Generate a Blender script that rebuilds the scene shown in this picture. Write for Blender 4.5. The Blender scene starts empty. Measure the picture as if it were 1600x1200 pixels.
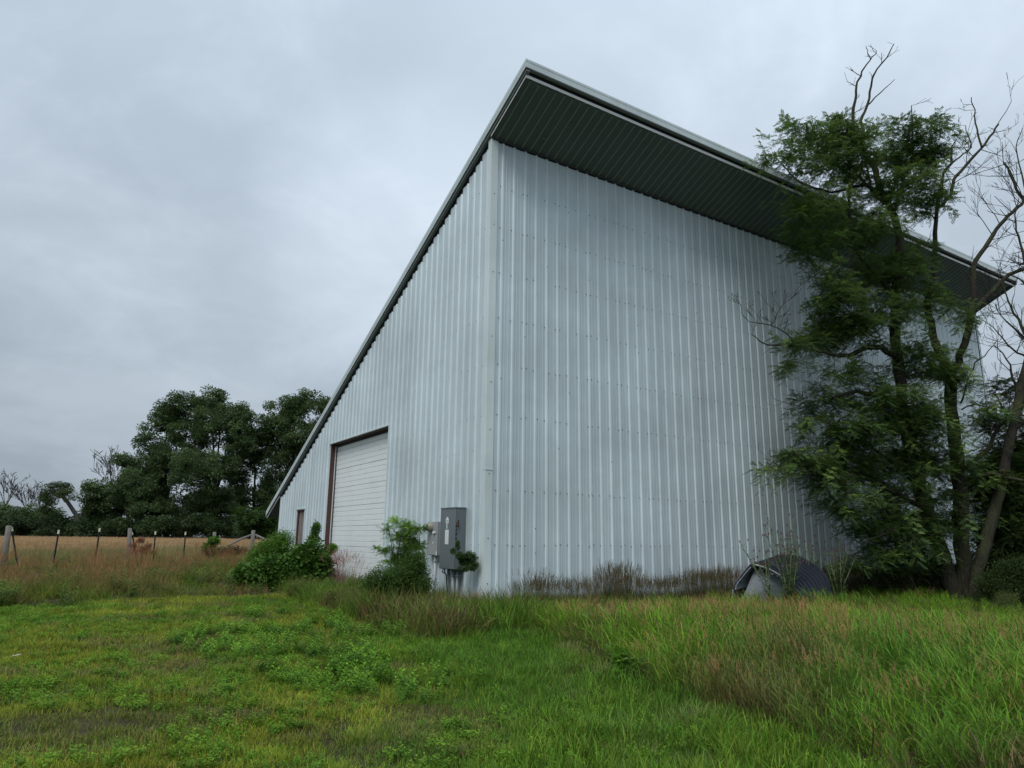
import bpy, math, random
import numpy as np
from mathutils import Vector, Matrix
R = math.radians
random.seed(7)
rng = np.random.default_rng(11)
sc = bpy.context.scene
COL = sc.collection

# ---------------------------------------------------------------- camera
F, PITCH, ROLL, EYE = 1097.1, 0.2188, 0.0118, 1.6
cd = bpy.data.cameras.new('camera')
cam = bpy.data.objects.new('camera', cd); COL.objects.link(cam)
cd.sensor_width = 36.0; cd.lens = F / 1600 * 36
cd.clip_start = 0.1; cd.clip_end = 6000
cam.matrix_world = Matrix.Translation((0, 0, EYE)) @ Matrix.Rotation(math.pi/2 + PITCH, 4, 'X') @ Matrix.Rotation(ROLL, 4, 'Z')
sc.camera = cam

# ---------------------------------------------------------------- world: overcast sky
SUN_EL, SUN_ROT = R(56), R(203)
wd = bpy.data.worlds.new('World'); sc.world = wd; wd.use_nodes = True
nt = wd.node_tree; nt.nodes.clear(); N = nt.nodes.new; L = nt.links.new
out = N('ShaderNodeOutputWorld'); bg = N('ShaderNodeBackground'); L(bg.outputs[0], out.inputs[0])
bg.inputs[1].default_value = 0.1
sky = N('ShaderNodeTexSky'); sky.sky_type = 'NISHITA'; sky.sun_disc = False
sky.sun_elevation = SUN_EL; sky.sun_rotation = SUN_ROT; sky.air_density = 1.2; sky.dust_density = 3
tc = N('ShaderNodeTexCoord'); sep = N('ShaderNodeSeparateXYZ'); L(tc.outputs['Generated'], sep.inputs[0])
def mth(op, a, b=None, c=None, clamp=False):
    n = N('ShaderNodeMath'); n.operation = op; n.use_clamp = clamp
    for i, x in enumerate((a, b, c)):
        if x is None: continue
        if isinstance(x, (int, float)): n.inputs[i].default_value = x
        else: L(x, n.inputs[i])
    return n.outputs[0]
zz = mth('MAXIMUM', sep.outputs[2], 0.0)
den = mth('ADD', zz, 0.42)
px_ = mth('DIVIDE', sep.outputs[0], den); py_ = mth('DIVIDE', sep.outputs[1], den)
cmb = N('ShaderNodeCombineXYZ'); L(px_, cmb.inputs[0]); L(py_, cmb.inputs[1])
def noise(vec, scale, detail=6, rough=0.55, dist=0.0):
    n = N('ShaderNodeTexNoise'); L(vec, n.inputs['Vector']); n.inputs['Scale'].default_value = scale
    n.inputs['Detail'].default_value = detail; n.inputs['Roughness'].default_value = rough
    n.inputs['Distortion'].default_value = dist
    return n.outputs[0]
mp = N('ShaderNodeMapping'); L(cmb.outputs[0], mp.inputs[0]); mp.inputs['Location'].default_value = (3.1, 1.4, 0.3)
mp.inputs['Scale'].default_value = (1, 1, 1)
n1 = noise(mp.outputs[0], 1.7, 6, 0.55, 0.5); n2 = noise(mp.outputs[0], 5.5, 6, 0.58, 0.4)
cl = mth('ADD', mth('MULTIPLY', n1, 0.72), mth('MULTIPLY', n2, 0.28))
clr = N('ShaderNodeMapRange'); L(cl, clr.inputs[0]); clr.inputs[1].default_value = 0.37; clr.inputs[2].default_value = 0.63
clr.interpolation_type = 'SMOOTHSTEP'
# overcast luminance rises towards the zenith; clouds modulate it
grad = mth('ADD', mth('ADD', 0.60, mth('MULTIPLY', zz, 0.52)), mth('MULTIPLY', mth('MULTIPLY', zz, zz), 0.25))
def lobe(px, py, width, amp):
    r_, s_ = math.cos(ROLL), math.sin(ROLL)
    u = r_*(px-800)+s_*(py-600); v = -s_*(px-800)+r_*(py-600)
    y, x, z = 1.0, u/F, -v/F
    d = Vector((x, y*math.cos(PITCH)-z*math.sin(PITCH), y*math.sin(PITCH)+z*math.cos(PITCH))).normalized()
    dp = N('ShaderNodeVectorMath'); dp.operation = 'DOT_PRODUCT'; L(tc.outputs['Generated'], dp.inputs[0]); dp.inputs[1].default_value = d
    m = N('ShaderNodeMapRange'); m.interpolation_type = 'SMOOTHSTEP'; L(dp.outputs['Value'], m.inputs[0])
    m.inputs[1].default_value = math.cos(width); m.inputs[2].default_value = 1.0; m.inputs[4].default_value = amp
    return m.outputs[0]
thin = mth('ADD', mth('ADD', lobe(640, 400, R(15), 0.22), lobe(1130, 170, R(28), 0.08)), lobe(120, 560, R(14), 0.07))
thin = mth('SUBTRACT', thin, mth('ADD', lobe(60, 660, R(12), 0.12), lobe(330, 60, R(22), 0.03)))
lum = mth('MULTIPLY', grad, mth('ADD', mth('ADD', 0.93, mth('MULTIPLY', clr.outputs[0], 0.18)), thin))
mixc = N('ShaderNodeMix'); mixc.data_type = 'RGBA'
mixc.inputs['A'].default_value = (4.75, 5.6, 6.5, 1); mixc.inputs['B'].default_value = (5.7, 6.45, 7.25, 1)
L(mth('ADD', mth('MULTIPLY', clr.outputs[0], 0.5), mth('MULTIPLY', thin, 2.0), clamp=True), mixc.inputs['Factor'])
vs = N('ShaderNodeVectorMath'); vs.operation = 'SCALE'; L(mixc.outputs['Result'], vs.inputs[0]); L(lum, vs.inputs['Scale'])
mx = N('ShaderNodeMix'); mx.data_type = 'RGBA'; mx.inputs['Factor'].default_value = 0.94
L(sky.outputs[0], mx.inputs['A']); L(vs.outputs[0], mx.inputs['B']); L(mx.outputs['Result'], bg.inputs[0])

sd = bpy.data.lights.new('sun', 'SUN'); sd.energy = 1.45; sd.angle = R(32); sd.color = (1.0, 0.97, 0.93)
sun = bpy.data.objects.new('sun', sd); COL.objects.link(sun)
sdir = Vector((math.sin(SUN_ROT)*math.cos(SUN_EL), math.cos(SUN_ROT)*math.cos(SUN_EL), math.sin(SUN_EL)))
sun.rotation_euler = sdir.to_track_quat('Z', 'Y').to_euler()
vsx = sc.view_settings; vsx.view_transform = 'Standard'; vsx.look = 'None'; vsx.gamma = 1; vsx.use_curve_mapping = False
vsx.exposure = 0.34
sc.render.engine = 'CYCLES'
sc.cycles.max_bounces = 5; sc.cycles.diffuse_bounces = 3; sc.cycles.glossy_bounces = 2
sc.cycles.transmission_bounces = 3; sc.cycles.transparent_max_bounces = 4

# ---------------------------------------------------------------- helpers: place
CP, SP = math.cos(PITCH), math.sin(PITCH)
CX, CY, AZ = -0.5115, 14.4165, 1.0029          # near corner of the barn
UX = np.array([math.sin(AZ), math.cos(AZ)]); VX = np.array([-math.cos(AZ), math.sin(AZ)])
def at(px, py, d):
    """point of the place seen at that pixel of the photograph, d metres ahead"""
    c, s = math.cos(ROLL), math.sin(ROLL)
    u = (c*(px-800)+s*(py-600))/F; v = -(-s*(px-800)+c*(py-600))/F
    y = CP - v*SP; z = SP + v*CP
    k = d/y
    return np.array([u*k, d, EYE + z*k])
def ground_z(x, y):
    t = np.clip((y - 0.6*x - 8)/24, 0, 1.15)
    z = 0.42*t**1.2
    far = np.clip((y-60)/200, 0, 1)
    return z + far*0.25
def on_ground(px, py, extra=0.0):
    for d in np.concatenate([np.arange(4, 40, .1), np.arange(40, 160, .5)]):
        p = at(px, py, d)
        if p[2] <= ground_z(p[0], p[1]) + extra: return p
    return p
def bw(u, v, z=0.0):                              # barn coordinates -> world
    return (CX + u*UX[0] + v*VX[0], CY + u*UX[1] + v*VX[1], z)
def vnoise(x, y, seed=0):
    xi = np.floor(x).astype(np.int64); yi = np.floor(y).astype(np.int64); fx = x-xi; fy = y-yi
    fx = fx*fx*(3-2*fx); fy = fy*fy*(3-2*fy)
    def h(a, b):
        n = (a*374761393 + b*668265263 + seed*1442695041) & 0xffffffff
        n = ((n ^ (n >> 13)) * 1274126177) & 0xffffffff
        return ((n ^ (n >> 16)) & 0xffff)/65535.0
    return (h(xi, yi)*(1-fx)+h(xi+1, yi)*fx)*(1-fy)+(h(xi, yi+1)*(1-fx)+h(xi+1, yi+1)*fx)*fy
def fbm(x, y, s, seed=0, o=4):
    r = 0; a = 0.5; t = 0
    for i in range(o):
        r = r + a*vnoise(x*s+17*i, y*s-9*i, seed+i); t += a; a *= .5; s *= 2.1
    return r/t
def in_poly(x, y, poly):
    poly = np.asarray(poly); inside = np.zeros(len(x), bool); j = len(poly)-1
    for i in range(len(poly)):
        xi, yi = poly[i][:2]; xj, yj = poly[j][:2]
        c = ((yi > y) != (yj > y)) & (x < (xj-xi)*(y-yi)/(yj-yi+1e-12)+xi)
        inside ^= c; j = i
    return inside

# ---------------------------------------------------------------- helpers: objects
def tag(o, label=None, cat=None, group=None, kind=None):
    if label: o['label'] = label
    if cat: o['category'] = cat
    if group: o['group'] = group
    if kind: o['kind'] = kind
    return o
def empty(name, loc=(0, 0, 0), rz=0.0):
    o = bpy.data.objects.new(name, None); COL.objects.link(o); o.location = loc; o.rotation_euler = (0, 0, rz)
    o.empty_display_size = 0.3
    return o
def newmesh(name, v, f, mat=None, smooth=False):
    m = bpy.data.meshes.new(name); m.from_pydata([tuple(p) for p in v], [], f)
    if mat: m.materials.append(mat)
    if smooth: m.polygons.foreach_set('use_smooth', [True]*len(m.polygons))
    m.update(); return m
def link(name, mesh, parent=None, loc=None, rot=None):
    o = bpy.data.objects.new(name, mesh); COL.objects.link(o)
    if parent is not None: o.parent = parent
    if loc is not None: o.location = loc
    if rot is not None: o.rotation_euler = rot
    return o
class MB:
    def __init__(s): s.v = []; s.f = []
    def add(s, v, f):
        b = len(s.v); s.v += [tuple(map(float, p)) for p in v]; s.f += [tuple(i+b for i in q) for q in f]
    def box(s, a, b, bev=0.0):
        x0, y0, z0 = a; x1, y1, z1 = b
        if bev <= 0:
            s.add([(x0,y0,z0),(x1,y0,z0),(x1,y1,z0),(x0,y1,z0),(x0,y0,z1),(x1,y0,z1),(x1,y1,z1),(x0,y1,z1)],
                  [(0,3,2,1),(4,5,6,7),(0,1,5,4),(1,2,6,5),(2,3,7,6),(3,0,4,7)])
        else:
            c = bev
            def ring(z, i): return [(x0+i,y0+c,z),(x0+c,y0+i,z),(x1-c,y0+i,z),(x1-i,y0+c,z),(x1-i,y1-c,z),(x1-c,y1-i,z),(x0+c,y1-i,z),(x0+i,y1-c,z)]
            rs = [ring(z0, c*.9), ring(z0+c, 0), ring(z1-c, 0), ring(z1, c*.9)]
            v = [p for r in rs for p in r]; f = [tuple(range(7, -1, -1)), tuple(range(24, 32))]
            for k in range(3):
                for i in range(8): f.append((k*8+i, k*8+(i+1) % 8, k*8+8+(i+1) % 8, k*8+8+i))
            s.add(v, f)
    def tube(s, pts, rad, n=6, cap=True):
        pts = [Vector(p) for p in pts]; v = []; f = []
        if isinstance(rad, (int, float)): rad = [rad]*len(pts)
        side = None
        for i, p in enumerate(pts):
            t = (pts[min(i+1, len(pts)-1)] - pts[max(i-1, 0)])
            if t.length < 1e-9: t = Vector((0, 0, 1))
            t.normalize()
            if side is None: side = t.orthogonal().normalized()
            side = (side - t*side.dot(t))
            side = side.normalized() if side.length > 1e-6 else t.orthogonal().normalized()
            w = t.cross(side)
            for k in range(n):
                a = 2*math.pi*k/n; v.append(p + (side*math.cos(a)+w*math.sin(a))*rad[i])
        for i in range(len(pts)-1):
            for k in range(n): f.append((i*n+k, i*n+(k+1) % n, (i+1)*n+(k+1) % n, (i+1)*n+k))
        if cap: f.append(tuple(range(n-1, -1, -1))); f.append(tuple(range((len(pts)-1)*n, len(pts)*n)))
        s.add(v, f)
    def obj(s, name, mat, parent=None, smooth=False):
        return link(name, newmesh(name, s.v, s.f, mat, smooth), parent)

# ---------------------------------------------------------------- materials
class NT:
    def __init__(s, name):
        s.m = bpy.data.materials.new(name); s.m.use_nodes = True; s.t = s.m.node_tree
        s.b = s.t.nodes['Principled BSDF']; s.o = s.t.nodes['Material Output']
    def n(s, k, **kw):
        x = s.t.nodes.new(k)
        for a, b in kw.items(): setattr(x, a, b)
        return x
    def l(s, a, b): s.t.links.new(a, b)
    def coord(s, kind='Object', scale=(1, 1, 1)):
        c = s.n('ShaderNodeTexCoord') if kind != 'World' else s.n('ShaderNodeNewGeometry')
        o = c.outputs['Position' if kind == 'World' else kind]
        m = s.n('ShaderNodeMapping'); s.l(o, m.inputs[0]); m.inputs['Scale'].default_value = scale
        return m.outputs[0]
    def noise(s, vec, sc_, det=4, ro=.55):
        x = s.n('ShaderNodeTexNoise'); s.l(vec, x.inputs['Vector'])
        x.inputs['Scale'].default_value = sc_; x.inputs['Detail'].default_value = det; x.inputs['Roughness'].default_value = ro
        return x.outputs[0]
    def ramp(s, f, stops):
        r = s.n('ShaderNodeValToRGB'); s.l(f, r.inputs[0]); e = r.color_ramp.elements
        while len(e) < len(stops): e.new(0.5)
        for i, (p, c) in enumerate(stops):
            e[i].position = p; e[i].color = (c, c, c, 1) if isinstance(c, (int, float)) else (*c, 1)
        return r.outputs[0]
    def mix(s, f, a, b, mode='MIX'):
        x = s.n('ShaderNodeMix', data_type='RGBA', blend_type=mode)
        for k, y in (('Factor', f), ('A', a), ('B', b)):
            i = x.inputs[k]
            if isinstance(y, (int, float)): i.default_value = y if k == 'Factor' else (y, y, y, 1)
            elif isinstance(y, tuple): i.default_value = (*y, 1)
            else: s.l(y, i)
        return x.outputs['Result']
    def math(s, op, a, b=0.0, clamp=False):
        x = s.n('ShaderNodeMath', operation=op, use_clamp=clamp)
        for i, y in enumerate((a, b)):
            if isinstance(y, (int, float)): x.inputs[i].default_value = y
            else: s.l(y, x.inputs[i])
        return x.outputs[0]
    def bump(s, h, st=.3, d=.01):
        x = s.n('ShaderNodeBump'); x.inputs['Strength'].default_value = st; x.inputs['Distance'].default_value = d
        s.l(h, x.inputs['Height']); s.l(x.outputs[0], s.b.inputs['Normal'])
    def fin(s, col=None, rough=.6, metal=0.0, spec=.5):
        if col is not None:
            if isinstance(col, tuple): s.b.inputs['Base Color'].default_value = (*col, 1)
            else: s.l(col, s.b.inputs['Base Color'])
        if isinstance(rough, (int, float)): s.b.inputs['Roughness'].default_value = rough
        else: s.l(rough, s.b.inputs['Roughness'])
        s.b.inputs['Metallic'].default_value = metal; s.b.inputs['Specular IOR Level'].default_value = spec
        return s.m

def siding_mat(name, base, metal):
    t = NT(name)
    pos = t.coord('World', (1, 1, 1))
    streak = t.noise(t.coord('World', (2.2, 2.2, .07)), 1.0, 5, .6)        # rain streaks running down
    blot = t.noise(t.coord('World', (.35, .35, .5)), 1.0, 4, .6)            # chalking in broad clouds
    fine = t.noise(t.coord('World', (14, 14, 1.2)), 1.0, 4, .65)
    info = t.n('ShaderNodeObjectInfo')
    v = t.math('ADD', t.math('MULTIPLY', t.math('SUBTRACT', streak, .5), .34), t.math('MULTIPLY', t.math('SUBTRACT', blot, .5), .62))
    v = t.math('ADD', v, t.math('MULTIPLY', t.math('SUBTRACT', fine, .5), .18))
    v = t.math('ADD', v, t.math('MULTIPLY', t.math('SUBTRACT', info.outputs['Random'], .5), .06))
    v = t.math('ADD', v, 1.0)
    c = t.mix(1.0, base, v, 'MULTIPLY')
    grime = t.ramp(t.noise(t.coord('World', (1.3, 1.3, .9)), 1.0, 6, .7), [(.50, 0), (.72, 1)])
    c = t.mix(t.math('MULTIPLY', grime, .22), c, (base[0]*.62, base[1]*.68, base[2]*.62))
    t.bump(t.noise(pos, 3.0, 3), .12, .01)
    return t.fin(c, t.ramp(streak, [(.3, .42), (.7, .58)]), metal, .4)
M = {}
t = NT('dried_mud'); M['mud'] = t.fin((.22, .21, .19), .95)
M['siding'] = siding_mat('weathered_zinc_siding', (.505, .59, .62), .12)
M['siding_rib'] = siding_mat('pale_zinc_rib', (.62, .71, .735), .12)  # ribs get a paler tone than the flats between them
M['trim'] = siding_mat('zinc_trim', (.60, .68, .68), .1)
M['rake'] = siding_mat('rake_trim_steel', (.52, .59, .59), .1)
t = NT('dark_gap'); M['gap'] = t.fin((.03, .033, .035), .8)
t = NT('soffit_steel'); n = t.noise(t.coord('World', (1, 1, 1)), 1.3, 4)
M['soffit'] = t.fin(t.mix(n, (.105, .135, .128), (.135, .170, .160)), .55, 0, .3)
t = NT('soffit_rib_lit'); M['soffit_rib'] = t.fin((.24, .29, .27), .5, 0, .3)  # lighter colour paints in the light that the ribs catch from below
t = NT('return_steel'); M['return'] = t.fin((.22, .25, .26), .6)
t = NT('soffit_edge'); M['soffit_edge'] = t.fin((.78, .78, .77), .5)
t = NT('door_white'); c0 = t.noise(t.coord('World', (3, 3, .4)), 1.2, 5); c1 = t.noise(t.coord('World', (.8, .8, 5)), 1.5, 5, .7)
M['door_white'] = t.fin(t.mix(t.ramp(c1, [(.5, 0), (.85, .35)]), t.mix(c0, (.72, .76, .75), (.82, .86, .86)), (.46, .47, .42)), .45, 0, .4)
t = NT('door_gasket'); M['gasket'] = t.fin((.035, .035, .035), .7)
t = NT('rust_red_steel'); c0 = t.noise(t.coord('World', (6, 6, 1.5)), 1.5, 5)
M['rust'] = t.fin(t.mix(c0, (.055, .026, .024), (.10, .045, .035)), .7)
t = NT('old_door_paint'); c0 = t.noise(t.coord('World', (9, 9, 1.2)), 1.2, 6, .65)
c1 = t.ramp(t.noise(t.coord('World', (5, 5, 2.5)), 1.0, 6, .7), [(.5, 0), (.62, 1)])
M['old_door'] = t.fin(t.mix(c1, t.mix(c0, (.14, .13, .13), (.26, .24, .24)), (.17, .085, .045)), .75)
t = NT('cabinet_grey'); c0 = t.noise(t.coord('World', (3, 3, 3)), 1.5, 5); c1 = t.ramp(t.noise(t.coord('World', (9, 9, 1)), 1.0, 6), [(.55, 0), (.75, .5)])
M['cabinet'] = t.fin(t.mix(c1, t.mix(c0, (.105, .13, .14), (.15, .18, .19)), (.20, .21, .20)), .45, 0, .5)
M['meter'] = NT('meter_base_grey'); M['meter'] = M['meter'].fin((.30, .315, .315), .5, 0, .4)
t = NT('meter_ring'); M['ring'] = t.fin((.34, .32, .25), .45, .3)
t = NT('dark_glass'); M['glass'] = t.fin((.03, .06, .03), .08, 0, .8)
t = NT('label_white'); M['white'] = t.fin((.72, .74, .74), .5)
t = NT('handle_red'); M['red'] = t.fin((.14, .03, .03), .5)
t = NT('pipe_grey'); M['pipe'] = t.fin(t.mix(t.noise(t.coord('World', (20, 20, 4)), 1, 4), (.34, .36, .38), (.48, .50, .52)), .5, .2)
t = NT('black_cable'); M['black'] = t.fin((.02, .02, .022), .55)
t = NT('weathered_post'); c0 = t.noise(t.coord('Object', (30, 30, 3)), 1, 6, .7)
t.bump(c0, .7, .02)
M['post'] = t.fin(t.mix(c0, (.075, .065, .055), (.27, .25, .22)), .9)
t = NT('green_black_steel'); M['tpost'] = t.fin((.018, .02, .018), .6)
t = NT('post_top_white'); M['ptop'] = t.fin((.62, .62, .45), .6)
t = NT('fence_wire'); M['wire'] = t.fin((.10, .095, .09), .6, .5)
def bark(name, a, b, moss=0.0):
    t = NT(name); w = t.coord('World', (14, 14, 2.2)); c0 = t.noise(w, 1, 7, .68)
    v = t.n('ShaderNodeTexVoronoi'); t.l(t.coord('World', (22, 22, 3.2)), v.inputs['Vector']); v.inputs['Scale'].default_value = 1
    h = t.math('ADD', c0, t.math('MULTIPLY', v.outputs['Distance'], .7))
    c = t.mix(t.ramp(h, [(.35, 0), (.85, 1)]), a, b)
    if moss: c = t.mix(t.math('MULTIPLY', t.ramp(t.noise(t.coord('World', (1.6, 1.6, 1.1)), 1, 4), [(.42, 0), (.62, 1)]), moss), c, (.060, .072, .022))
    t.bump(h, 1.0, .04); return t.fin(c, .9, 0, .2)
M['bark'] = bark('locust_bark', (.010, .009, .008), (.038, .034, .028), .6)
M['twig'] = bark('dead_twig', (.018, .015, .014), (.048, .040, .037))
M['farbark'] = bark('far_bark', (.03, .027, .024), (.08, .07, .06))
M['deadbark'] = bark('far_dead_bark', (.035, .032, .03), (.08, .074, .07))

def leafmat(name, rough=.55, transl=.3, spec=.35):
    """colour = colour carried by each instance x colour carried by each blade or leaf"""
    m = bpy.data.materials.new(name); m.use_nodes = True; t = m.node_tree; nn = t.nodes.new; b = t.nodes['Principled BSDF']; o = t.nodes['Material Output']
    a = nn('ShaderNodeAttribute'); a.attribute_type = 'INSTANCER'; a.attribute_name = 'tint'
    c = nn('ShaderNodeAttribute'); c.attribute_type = 'GEOMETRY'; c.attribute_name = 'vcol'
    x = nn('ShaderNodeMix'); x.data_type = 'RGBA'; x.blend_type = 'MULTIPLY'; x.inputs['Factor'].default_value = 1
    t.links.new(a.outputs['Color'], x.inputs['A']); t.links.new(c.outputs['Color'], x.inputs['B'])
    t.links.new(x.outputs['Result'], b.inputs['Base Color']); b.inputs['Roughness'].default_value = rough; b.inputs['Specular IOR Level'].default_value = spec
    tr = nn('ShaderNodeBsdfTranslucent'); t.links.new(x.outputs['Result'], tr.inputs['Color'])
    ms = nn('ShaderNodeMixShader'); ms.inputs[0].default_value = transl
    t.links.new(b.outputs[0], ms.inputs[1]); t.links.new(tr.outputs[0], ms.inputs[2]); t.links.new(ms.outputs[0], o.inputs['Surface'])
    return m
M['grass'] = leafmat('grass_blade', .5, .33, .10)
M['leaf'] = leafmat('leaf', .45, .32, .16)
M['straw'] = leafmat('straw', .7, .25, .2)

# ---------------------------------------------------------------- vegetation sources
def src(name, tris_v, faces, cols, mat):
    """cols: one colour per vertex"""
    me = newmesh(name, tris_v, faces, mat)
    a = me.color_attributes.new('vcol', 'FLOAT_COLOR', 'POINT')
    cc = np.ones((len(tris_v), 4), np.float32); cc[:, :3] = np.asarray(cols); a.data.foreach_set('color', cc.ravel())
    return bpy.data.objects.new(name, me)
def rr(a, b): return random.uniform(a, b)
def blade(V, Fa, C, base, h, w, lean, az, col, segs=3, droop=.5, wmin=.15):
    """one curved tapering blade"""
    d = Vector((math.cos(az), math.sin(az), 0)); s = Vector((-math.sin(az), math.cos(az), 0)); a = rr(-.8, .8)
    s = (s*math.cos(a)+d*math.sin(a)); b0 = len(V); p = Vector(base); ang = lean*.4
    for i in range(segs+1):
        k = i/segs; ww = w*(1-k*(1-wmin))*.5 if i < segs else w*.04
        if i < segs: V.append(tuple(p-s*ww)); V.append(tuple(p+s*ww)); C += [col, col]
        else: V.append(tuple(p)); C.append(col)
        ang += (lean + droop*k*1.6)/segs
        p = p + (d*math.sin(ang)+Vector((0, 0, 1))*math.cos(ang))*(h/segs)
    for i in range(segs-1): q = b0+2*i; Fa.append((q, q+1, q+3, q+2))
    q = b0+2*(segs-1); Fa.append((q, q+1, q+2))
def jit(c, k): 
    r = 1+rr(-k, k); return tuple(max(0, x*r*(1+rr(-k*.4, k*.4))) for x in c)
def leafpoly(V, Fa, C, p, d, up, l, w, col, fold=.15):
    """pointed leaf: 4 edge points and a folded midrib"""
    d = d.normalized(); s = d.cross(up)
    s = s.normalized() if s.length > 1e-4 else d.orthogonal().normalized()
    u = s.cross(d); b = len(V)
    for q in (p, p+d*l*.35+s*w*.5+u*fold*w, p+d*l, p+d*l*.35-s*w*.5+u*fold*w): V.append(tuple(q)); C.append(col)
    Fa += [(b, b+1, b+2), (b, b+2, b+3)]
def tuft(name, n, rad, h, w, lean, droop, dry=0.1, segs=3, mat='grass', green=(1, 1, 1), dryc=(2.1, 1.5, 1.8), seed=0, heads=0.0):
    random.seed(100+seed); V, Fa, C = [], [], []
    for i in range(n):
        a = rr(0, 6.283); r = rad*math.sqrt(random.random()); hh = h*rr(.55, 1.1)
        col = jit(dryc, .35) if random.random() < dry else jit(green, .55)
        x, y = r*math.cos(a), r*math.sin(a)
        blade(V, Fa, C, (x, y, -.01), hh, w*rr(.6, 1.2), lean*rr(.1, 1.2), a+rr(-1.2, 1.2), col, segs, droop*rr(.3, 1.3))
    for i in range(int(n*heads)):
        a = rr(0, 6.283); r = rad*math.sqrt(random.random()); x, y = r*math.cos(a), r*math.sin(a)
        hh = h*rr(1.0, 1.3); az = rr(0, 6.283); ln = rr(.05, .35); b0 = Vector((x, y, 0))
        d = Vector((math.cos(az)*ln, math.sin(az)*ln, 1)).normalized(); tip = b0+d*hh; col = jit((1.6, 1.3, 1.3), .2)
        s = Vector((-d.y, d.x, 0)).normalized()*.0022; b = len(V)
        V += [tuple(b0-s), tuple(b0+s), tuple(tip)]; C += [col]*3; Fa.append((b, b+1, b+2))
        hc = jit((1.9, 1.3, 1.5), .25)
        for k in range(16):
            f = k/16; q = tip - d*(.20*h*f); a2 = rr(0, 6.283)
            o = Vector((math.cos(a2), math.sin(a2), .9)).normalized()
            leafpoly(V, Fa, C, q, o+d*.6, Vector((0, 0, 1)), .035*rr(.7, 1.4)*(.5+f), .007, hc)
    return src(name, V, Fa, C, M[mat])
def weed(name, hgt, spread, nst, leafl, leafw, seed=0, lobes=3, mat='leaf', tops=None):
    """leafy herb: stems with alternating lobed leaves"""
    random.seed(300+seed); V, Fa, C = [], [], []; up = Vector((0, 0, 1))
    for s_ in range(nst):
        a = rr(0, 6.28); r = spread*math.sqrt(random.random())*.6; p = Vector((r*math.cos(a), r*math.sin(a), 0)); h = hgt*rr(.6, 1.05)
        d = Vector((math.cos(a)*rr(0, .4), math.sin(a)*rr(0, .4), 1)).normalized(); k = max(4, int(h/(leafl*.32)))
        b = len(V); ss = d.orthogonal().normalized()*max(.003, h*.006); V += [tuple(p-ss), tuple(p+ss), tuple(p+d*h)]; C += [(1, .9, .7)]*3; Fa.append((b, b+1, b+2))
        ph = rr(0, 6.28)
        for i in range(k):
            f = (i+1)/k; q = p+d*h*f; ph += 2.4; o = Vector((math.cos(ph), math.sin(ph), rr(.1, .8))).normalized()
            ll = leafl*(1.15-.5*f)*rr(.8, 1.2); col = jit((1, 1, 1), .3)
            if f > .8: col = jit((1.35, 1.3, 1.0), .2)
            leafpoly(V, Fa, C, q, o, up, ll, leafw*ll, col)
            for j in range(lobes):
                g = (j+1)/(lobes+1); s2 = o.cross(up).normalized()
                for sg in (-1, 1): leafpoly(V, Fa, C, q+o*ll*g, (o*.6+s2*sg+up*rr(-.1, .2)), up, ll*.5*(1-g*.4), leafw*ll*.6, col)
    return src(name, V, Fa, C, M[mat])
def pinnate(V, Fa, C, p, d, up, l, n, ll, lw, col):
    """one compound leaf with paired leaflets, drooping towards its tip"""
    d = d.normalized(); s = d.cross(up)
    s = s.normalized() if s.length > 1e-3 else d.orthogonal().normalized()
    for i in range(n):
        f = (i+.6)/n; q = p+d*l*f-Vector((0, 0, 1))*(l*.35*f*f)
        for sg in (-1, 1):
            leafpoly(V, Fa, C, q, s*sg+d*.35+Vector((0, 0, rr(-.45, .1))), up, ll*rr(.8, 1.15)*(1-.3*abs(f-.5)), lw, jit(col, .18))
    leafpoly(V, Fa, C, p+d*l-Vector((0, 0, 1))*l*.35, d, up, ll, lw, col)
    b = len(V); w = s*.0035; V += [tuple(p-w), tuple(p+w), tuple(p+d*l*.98-Vector((0, 0, 1))*l*.33)]; C += [(.9, .9, .6)]*3; Fa.append((b, b+1, b+2))
def spray(name, seed, n=7, size=.55, leafl=.20, npair=6, ll=.064, lw=.032):
    random.seed(500+seed); V, Fa, C = [], [], []; up = Vector((0, 0, 1))
    d = Vector((1, 0, 0)); p = Vector((0, 0, 0)); b = len(V)
    for i in range(n):
        f = i/(n-1); q = p+d*size*f+Vector((0, rr(-.03, .03), rr(-.02, .02)-.22*size*f*f)); sd = (-1)**i
        o = Vector((rr(.3, .9), sd*rr(.5, 1.1), rr(-.35, .35))).normalized()
        pinnate(V, Fa, C, q, o, up, leafl*rr(.8, 1.2), npair, ll, lw, jit((1, 1, 1), .25))
    for i in range(4):
        f = rr(.2, 1); q = p+d*size*f
        pinnate(V, Fa, C, q, Vector((rr(.2, 1), rr(-.6, .6), rr(.2, .9))), up, leafl*.9, npair, ll, lw, jit((1.25, 1.2, .9), .2))
    w = Vector((0, .006, 0)); b = len(V); V += [tuple(p-w), tuple(p+w), tuple(p+d*size-Vector((0, 0, .22*size)))]; C += [(.6, .5, .4)]*3; Fa.append((b, b+1, b+2))
    return src(name, V, Fa, C, M['leaf'])
def cluster(name, seed, n, rad, ll, lw, flat=.6, mat='leaf'):
    """broad leaves filling a lumpy blob, facing out and up"""
    random.seed(700+seed); V, Fa, C = [], [], []
    for i in range(n):
        v = Vector((random.gauss(0, 1), random.gauss(0, 1), random.gauss(0, 1))).normalized(); r = rad*random.random()**.4
        p = Vector((v.x*r, v.y*r, v.z*r*flat)); d = (v+Vector((rr(-.7, .7), rr(-.7, .7), rr(-.9, .2)))).normalized()
        leafpoly(V, Fa, C, p, d, Vector((rr(-.5, .5), rr(-.5, .5), 1)), ll*rr(.7, 1.3), lw*rr(.8, 1.2), jit((1, 1, 1), .3))
    return src(name, V, Fa, C, M[mat])

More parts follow.
